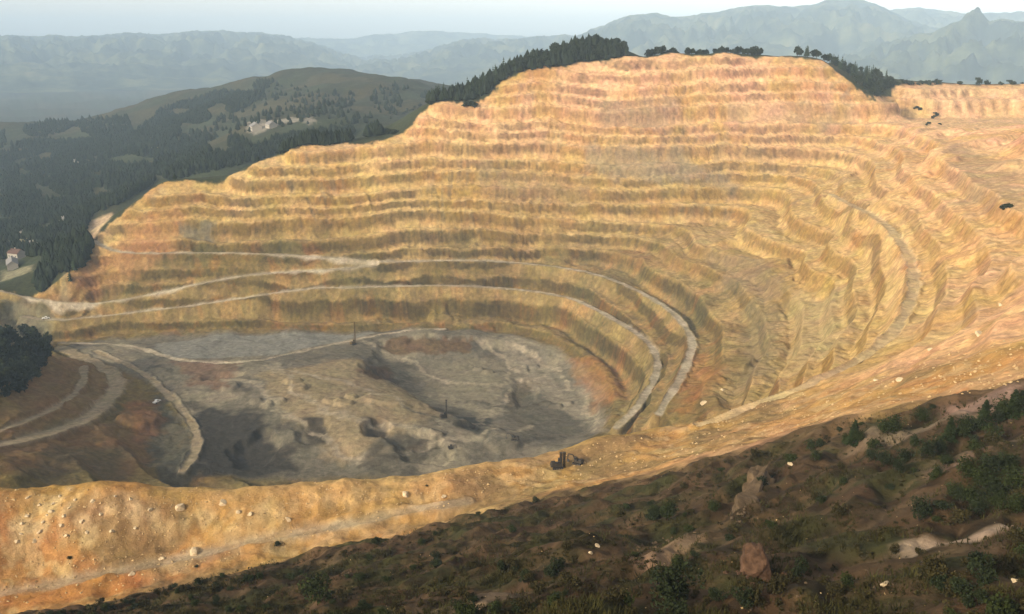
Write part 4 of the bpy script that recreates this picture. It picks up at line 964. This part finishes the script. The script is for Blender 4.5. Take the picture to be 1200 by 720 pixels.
def strew(poly, n, lo, hi):
    for p in scatter_poly(poly, n, 20):
        s_ = lo + (hi - lo) * rr_.random() ** 3; o_ = len(rv); a = rr_.random() * 6.28
        for k, (dx, dy, dz) in enumerate(((1, 0, 0), (0, 1, 0), (-1, 0, 0), (0, -1, 0), (.2, .1, .8), (0, 0, -.6))):
            j = rr_.uniform(.55, 1.25); x, y = dx * j, dy * j
            rv.append((p[0] + (x * math.cos(a) - y * math.sin(a)) * s_, p[1] + (x * math.sin(a) + y * math.cos(a)) * s_, p[2] + dz * j * s_))
        for k in range(4): rf.append((o_ + k, o_ + (k + 1) % 4, o_ + 4)); rf.append((o_ + (k + 1) % 4, o_ + k, o_ + 5))
strew([(0, 572), (300, 570), (500, 556), (600, 540), (720, 514), (640, 570), (520, 596), (330, 640), (150, 690), (0, 712)], 1500, .08, .42)
strew([(720, 514), (850, 488), (960, 452), (1200, 390), (1200, 450), (1000, 484), (880, 520), (640, 575)], 700, .10, .5)
strew([(230, 420), (430, 400), (600, 405), (700, 450), (700, 495), (600, 510), (420, 545), (260, 545)], 0, .25, .7)
strew([(560, 600), (900, 525), (1200, 470), (1200, 718), (300, 718), (340, 660)], 160, .05, .14)
tag(link('rubble', mesh_np('rubble', np.array(rv), np.array(rf), M_RUBBLE, False)), 'loose angular rubble strewn over the near rim, the pit floor and the slope', kind='stuff')
# the rust-red boulder and the rock rib
p = hit(884, 670)
o = link('boulder', rock_mesh('rust_boulder', 611, M_RUST, (1.8, 1.55, 1.95), 4, .2, .2)); o.location = (p[0], p[1], p[2] + .75); o.rotation_euler = (.05, -.18, .4)
tag(o, 'big rust red boulder standing on the brown slope', 'boulder')
rib = bpy.data.objects.new('rock_outcrop', None); C.objects.link(rib)
pr = hit(880, 606); rib.location = pr
pa_ = hit(866, 606); pb_ = hit(902, 556); ln = math.dist(pa_[:2], pb_[:2]); hd = math.atan2(pb_[1] - pa_[1], pb_[0] - pa_[0])
for k, (t_, L_, wd, sz) in enumerate([(.42, .50, 1.9, .85), (.72, .34, 2.4, 1.15), (.16, .24, 1.4, .6)]):
    q_ = [pa_[i] + (pb_[i] - pa_[i]) * t_ for i in range(3)]
    q_[2] = ground(q_[0], q_[1])
    o = link('rock_face', rock_mesh('outcrop_face', 640 + k, M_OUTCROP, (ln * L_, wd, sz), 4, .42), rib); o.location = (q_[0] - pr[0], q_[1] - pr[1], q_[2] - pr[2] - .2); o.rotation_euler = (.35, 0, hd)
tag(rib, 'tan rock rib jutting from the brown slope above the rust red boulder', 'rock outcrop')

# ------------------------------------------------------------------ machines
M_DARKPAINT = plain('grimy_dark_paint', (.035, .028, .02), .7, .3, .4, 2)
M_OCHRE = plain('dusty_ochre_paint', (.10, .065, .02), .7, .3, .3, 2)
M_TRACK = plain('track_steel', (.02, .019, .018), .8, .3, .3, 6)
M_STEEL = plain('dull_steel', (.07, .06, .05), .6, .4, .3, 5)
M_GLASS = plain('cab_glass', (.02, .025, .03), .15, .5, .1, 2)
M_WHITE = plain('white_paint', (.75, .74, .70), .5, .4, .06, 3)
def tracks(root, L, gap, w, h):
    for s in (-1, 1):
        b = MB(); pr_ = [(-L / 2 + h / 2, 0), (L / 2 - h / 2, 0), (L / 2 - h * .12, h * .2), (L / 2, h * .55), (L / 2 - h * .3, h), (-L / 2 + h * .3, h), (-L / 2, h * .55), (-L / 2 + h * .12, h * .2)]
        b.prism(pr_, s * gap / 2 - w / 2, s * gap / 2 + w / 2)
        for k in range(int(L / .32)): b.box((-L / 2 + .35 + k * .32, s * gap / 2, h + .03), (.12, w * 1.05, .06))
        t = link('track', b.mesh('track', M_TRACK), root)
        wb = MB()
        for k in range(4): x = -L / 2 + h * .6 + k * (L - h * 1.2) / 3; wb.tube((x, s * (gap / 2 + w / 2), h * .5), (x, s * (gap / 2 + w / 2 + .05), h * .5), h * .3, n=10)
        link('track_wheels', wb.mesh('track_wheels', M_STEEL), t)
def cab(root, x, y, z, d, paint):
    b = MB(); b.box((x, y, z + d[2] / 2), d, taper=.92); b.box((x, y, z + d[2] + .04), (d[0] * 1.0, d[1] * 1.0, .08))
    c = link('cab', b.mesh('cab', paint), root)
    g_ = MB(); g_.box((x + d[0] / 2 * .97, y, z + d[2] * .6), (.04, d[1] * .75, d[2] * .5)); g_.box((x, y - d[1] / 2 * .97, z + d[2] * .6), (d[0] * .7, .04, d[2] * .5)); g_.box((x, y + d[1] / 2 * .97, z + d[2] * .6), (d[0] * .7, .04, d[2] * .5))
    link('window', g_.mesh('cab_window', M_GLASS), c)
def excavator(u, v, rz, s, label, boom_up=.9, paint=M_OCHRE):
    root = bpy.data.objects.new('excavator', None); C.objects.link(root); p = hit(u, v); root.location = p; root.rotation_euler = (0, 0, rz); root.scale = (s, s, s)
    tracks(root, 3.9, 2.3, .6, .85)
    b = MB(); b.box((-.5, 0, 1.5), (3.4, 2.6, .9), taper=.96); b.box((-1.5, 0, 2.1), (1.4, 2.5, .5), taper=.85); b.tube((0, 0, .7), (0, 0, 1.1), .7, n=12); b.tube((-1.2, .6, 2.2), (-1.2, .6, 2.9), .08)
    link('body', b.mesh('excavator_body', paint), root)
    cab(root, .6, .75, 1.95, (1.3, 1.0, 1.3), paint)
    B = (1.0, -.2, 1.9); e1 = (2.6, -.2, 1.9 + 2.2 * boom_up); e2 = (4.6, -.2, 1.9 + 1.9 * boom_up)
    m_ = MB(); m_.tube(B, e1, .26, .22, 6); m_.tube(e1, e2, .22, .16, 6); m_.tube((1.3, .2, 1.7), ((B[0] + e1[0]) / 2 + .3, .1, (B[2] + e1[2]) / 2), .08, .08, 6)
    link('boom', m_.mesh('boom', paint), root)
    e3 = (5.0, -.2, .95)
    a_ = MB(); a_.tube((e2[0] - .3, -.2, e2[2] + .35), e3, .17, .12, 6); a_.tube((e1[0] + .5, -.2, e1[2] + .3), (e2[0] - .3, -.2, e2[2] + .4), .07, .07, 6)
    link('arm', a_.mesh('arm', paint), root)
    k_ = MB(); k_.prism([(5.2, 1.0), (4.6, .95), (4.1, .5), (4.2, .05), (4.7, -.02), (5.1, .15), (4.7, .35)], -.75, .35)
    for j in range(5): k_.box((5.2, -.7 + j * .24, .2), (.22, .08, .07), (0, -.5, 0))
    link('bucket', k_.mesh('bucket', M_STEEL), root)
    return tag(root, label, 'excavator')
def drill_rig(u, v, rz, s, mast_h, label, twin=False, paint=M_DARKPAINT):
    root = bpy.data.objects.new('drill_rig', None); C.objects.link(root); p = hit(u, v); root.location = p; root.rotation_euler = (0, 0, rz); root.scale = (s, s, s)
    tracks(root, 3.6, 2.2, .55, .8)
    b = MB(); b.box((-.4, 0, 1.4), (3.6, 2.2, 1.0), taper=.95); b.box((-1.3, 0, 2.1), (1.5, 2.0, .6), taper=.9); b.tube((-1.5, -.6, 2.2), (-1.5, -.6, 2.9), .09)
    link('body', b.mesh('rig_body', paint), root)
    cab(root, .9, .6, 1.9, (1.1, .9, 1.3), paint)
    for sx in ((0,) if not twin else (-.55, .55)):
        m_ = MB(); w = .32
        x0 = 1.75 + sx
        for ax, ay in ((-w, -w), (w, -w), (w, w), (-w, w)): m_.tube((x0 + ax, ay, .2), (x0 + ax, ay, mast_h), .085, n=5)
        nb = max(3, int(mast_h / .9))
        for k in range(nb):
            z0 = .2 + (mast_h - .2) * k / nb; z1 = .2 + (mast_h - .2) * (k + 1) / nb
            for a_, b_ in (((-w, -w), (w, -w)), ((w, -w), (w, w)), ((w, w), (-w, w)), ((-w, w), (-w, -w))):
                m_.tube((x0 + a_[0], a_[1], z0), (x0 + b_[0], b_[1], z1), .05, n=4)
        m_.box((x0, 0, mast_h + .1), (.9, .9, .25)); m_.tube((x0, 0, .1), (x0, 0, mast_h - .3), .13, n=6); m_.box((x0, 0, mast_h * .62), (.6, .6, .9))
        link('mast', m_.mesh('mast', paint), root)
    s_ = MB(); s_.tube((-.4, 0, 1.9), (1.5, 0, mast_h * .55), .09, n=6); link('mast_stay', s_.mesh('mast_stay', M_STEEL), root)
    return tag(root, label, 'drill rig')
drill_rig(520, 490, .5, .95, 10.5, 'dark drill rig with a tall mast at the edge of the lower pit bowl')
drill_rig(414, 404, .8, 1.0, 15.5, 'dusty brown drill rig with the tallest mast by the track round the floor', paint=M_OCHRE)
drill_rig(653, 549, .15, .78, 5.3, 'small dark drill rig with twin posts on the yellow near rim', twin=True)
excavator(677, 544, 2.6, .62, 'small dark excavator on the near rim just right of the twin post rig', .75, M_DARKPAINT)
excavator(528, 526, .3, .62, 'small black excavator on the floor behind the near rim', .5, M_DARKPAINT)
excavator(603, 516, 2.9, .95, 'dark excavator half hidden at the near edge of the grey bowl', .7, M_DARKPAINT)
def pickup(u, v, rz, s, label):
    root = bpy.data.objects.new('pickup_truck', None); C.objects.link(root); p = hit(u, v); root.location = p; root.rotation_euler = (0, 0, rz); root.scale = (s, s, s)
    b = MB(); b.prism([(-2.6, .5), (2.5, .5), (2.6, .95), (1.2, 1.15), (.7, 1.85), (-.7, 1.9), (-.9, 1.15), (-2.6, 1.15)], -.9, .9)
    link('body', b.mesh('pickup_body', M_WHITE), root)
    g_ = MB(); g_.box((0, -.91, 1.5), (1.2, .02, .42)); g_.box((0, .91, 1.5), (1.2, .02, .42)); g_.box((.98, 0, 1.52), (.03, 1.5, .5), (0, -.62, 0)); link('window', g_.mesh('pickup_glass', M_GLASS), root)
    for x in (-1.6, 1.6):
        for y in (-.85, .85):
            w = MB(); w.tube((x, y - .12, .4), (x, y + .12, .4), .4, n=12); link('wheel', w.mesh('pickup_wheel', M_TRACK), root)
    return tag(root, label, 'pickup')
pickup(54, 374, .3, 1.0, 'white pickup on the pale road near the left edge')
pickup(184, 472, 1.2, .95, 'white pickup parked beside the narrow ramp among dark waste heaps')

# ------------------------------------------------------------------ houses in the valley
M_WALL = plain('lime_wash', (.36, .33, .28), .9, .15, .1, 1)
M_ROOF = plain('red_roof_tiles', (.11, .065, .05), .9, .15, .25, 2)
M_ROOF2 = plain('grey_roof_sheet', (.20, .19, .18), .7, .25, .15, 2)
def house(u, v, rz, L, W, Hh, roof, label):
    p = hit(u, v)
    if not p: return
    root = bpy.data.objects.new('house', None); C.objects.link(root); root.location = (p[0], p[1], p[2] - .4); root.rotation_euler = (0, 0, rz)
    b = MB(); b.prism([(-W / 2, 0), (W / 2, 0), (W / 2, Hh), (0, Hh + W * .34), (-W / 2, Hh)], -L / 2, L / 2); link('wall', b.mesh('house_wall', M_WALL), root)
    r_ = MB(); t_ = .18; e = .5
    r_.prism([(-W / 2 - e, Hh - e * .6), (0, Hh + W * .34 + .05), (W / 2 + e, Hh - e * .6), (W / 2 + e, Hh - e * .6 + t_), (0, Hh + W * .34 + .05 + t_ * 1.3), (-W / 2 - e, Hh - e * .6 + t_)], -L / 2 - .4, L / 2 + .4)
    ro = link('roof', r_.mesh('house_roof', roof), root)
    c_ = MB(); c_.box((W * .15, L * .2, Hh + W * .34 + .3), (.7, .7, 1.4)); link('chimney', c_.mesh('chimney', M_WALL), ro)
    n_ = max(2, int(L / 3.2))
    for s in (-1, 1):
        for k in range(n_):
            w = MB(); y = -L / 2 + (k + .5) * L / n_; w.box((s * (W / 2 + .01), y, Hh * .55), (.06, 1.1, 1.3)); link('window', w.mesh('house_window', M_GLASS), root)
    return tag(root, label, 'house')
house(15, 313, .5, 22, 8, 4.5, M_ROOF2, 'long low whitish house with a pale roof at the valley mouth')
house(20, 303, 1.2, 12, 9, 6, M_ROOF, 'house with a dull red roof behind the long low one')
house(40, 292, .9, 13, 8, 5, M_ROOF2, 'pale roofed house against the wooded bank')
house(75, 263, .7, 11, 8, 5, M_ROOF2, 'whitish house at the top of the wooded bank')
house(28, 276, .2, 16, 8, 4, M_ROOF2, 'long pale shed in the meadow beyond the bank')
house(88, 193, .6, 12, 9, 5, M_ROOF2, 'lone pale house among the dark valley woods')
house(300, 153, .4, 22, 12, 6, M_ROOF2, 'pale works building at the left end of the bare patch on the hill')
house(318, 150, .6, 14, 10, 5, M_ROOF2, 'second pale works building, in the middle of the bare patch')

# ------------------------------------------------------------------ air, sky, sun, camera
def haze():
    b = MB(); x0, x1, y0, y1, z0, z1 = -14300, 14300, -14300, 14300, -275, 345
    b.box(((x0 + x1) / 2, (y0 + y1) / 2, (z0 + z1) / 2), (x1 - x0, y1 - y0, z1 - z0))
    m = bpy.data.materials.new('air'); m.use_nodes = True; t = m.node_tree; t.nodes.clear()
    o = t.nodes.new('ShaderNodeOutputMaterial'); v = t.nodes.new('ShaderNodeVolumePrincipled')
    v.inputs['Color'].default_value = (.57, .775, 1.0, 1); v.inputs['Density'].default_value = 1.2e-4; v.inputs['Anisotropy'].default_value = -.25
    t.links.new(v.outputs[0], o.inputs['Volume'])
    h = link('haze', b.mesh('haze', m)); tag(h, 'thin blue haze filling the valley air', kind='stuff')
haze()

W = bpy.data.worlds.new('World'); bpy.context.scene.world = W; W.use_nodes = True
t = W.node_tree; bg = t.nodes['Background']
sk = t.nodes.new('ShaderNodeTexSky'); sk.sky_type = 'NISHITA'; sk.sun_disc = False; sk.sun_elevation = R(SUN_EL); sk.sun_rotation = R(SUN_AZ)
sk.air_density = .7; sk.dust_density = 3.0; sk.ozone_density = 1.0; sk.altitude = 900
hs_ = t.nodes.new('ShaderNodeHueSaturation'); hs_.inputs['Saturation'].default_value = .3; t.links.new(sk.outputs[0], hs_.inputs['Color']); tn = t.nodes.new('ShaderNodeMix'); tn.data_type = 'RGBA'; tn.blend_type = 'MULTIPLY'; tn.inputs[0].default_value = 1; tn.inputs[7].default_value = (1.10, 1.0, .87, 1); t.links.new(hs_.outputs[0], tn.inputs[6]); t.links.new(tn.outputs[2], bg.inputs[0]); bg.inputs[1].default_value = .15

sl = bpy.data.lights.new('sun', 'SUN'); sl.energy = 2.15; sl.angle = R(3.0); sl.color = (1.0, .84, .61)
so_ = bpy.data.objects.new('sun', sl); C.objects.link(so_)
from mathutils import Vector
az = R(SUN_AZ); el = R(SUN_EL)
to_sun = Vector((math.sin(az) * math.cos(el), math.cos(az) * math.cos(el), math.sin(el)))
so_.rotation_euler = to_sun.to_track_quat('Z', 'Y').to_euler()

cd = bpy.data.cameras.new('camera'); cam = bpy.data.objects.new('camera', cd); C.objects.link(cam)
cd.sensor_width = 36; cd.sensor_fit = 'HORIZONTAL'; cd.lens = 36 * FPX / 1200; cd.clip_start = .5; cd.clip_end = 30000
cam.location = (0, 0, 0); cam.rotation_euler = (math.pi / 2 - PITCH, 0, 0)
sc = bpy.context.scene; sc.camera = cam
sc.view_settings.view_transform = 'Standard'; sc.view_settings.look = 'None'; sc.view_settings.exposure = 1.04; sc.view_settings.gamma = 1
sc.view_settings.use_curve_mapping = False
sc.cycles.use_denoising = True
sc.cycles.max_bounces = 4; sc.cycles.diffuse_bounces = 2; sc.cycles.volume_bounces = 1; sc.cycles.sample_clamp_indirect = 2.0; sc.cycles.denoising_prefilter = 'ACCURATE'; sc.cycles.transparent_max_bounces = 4
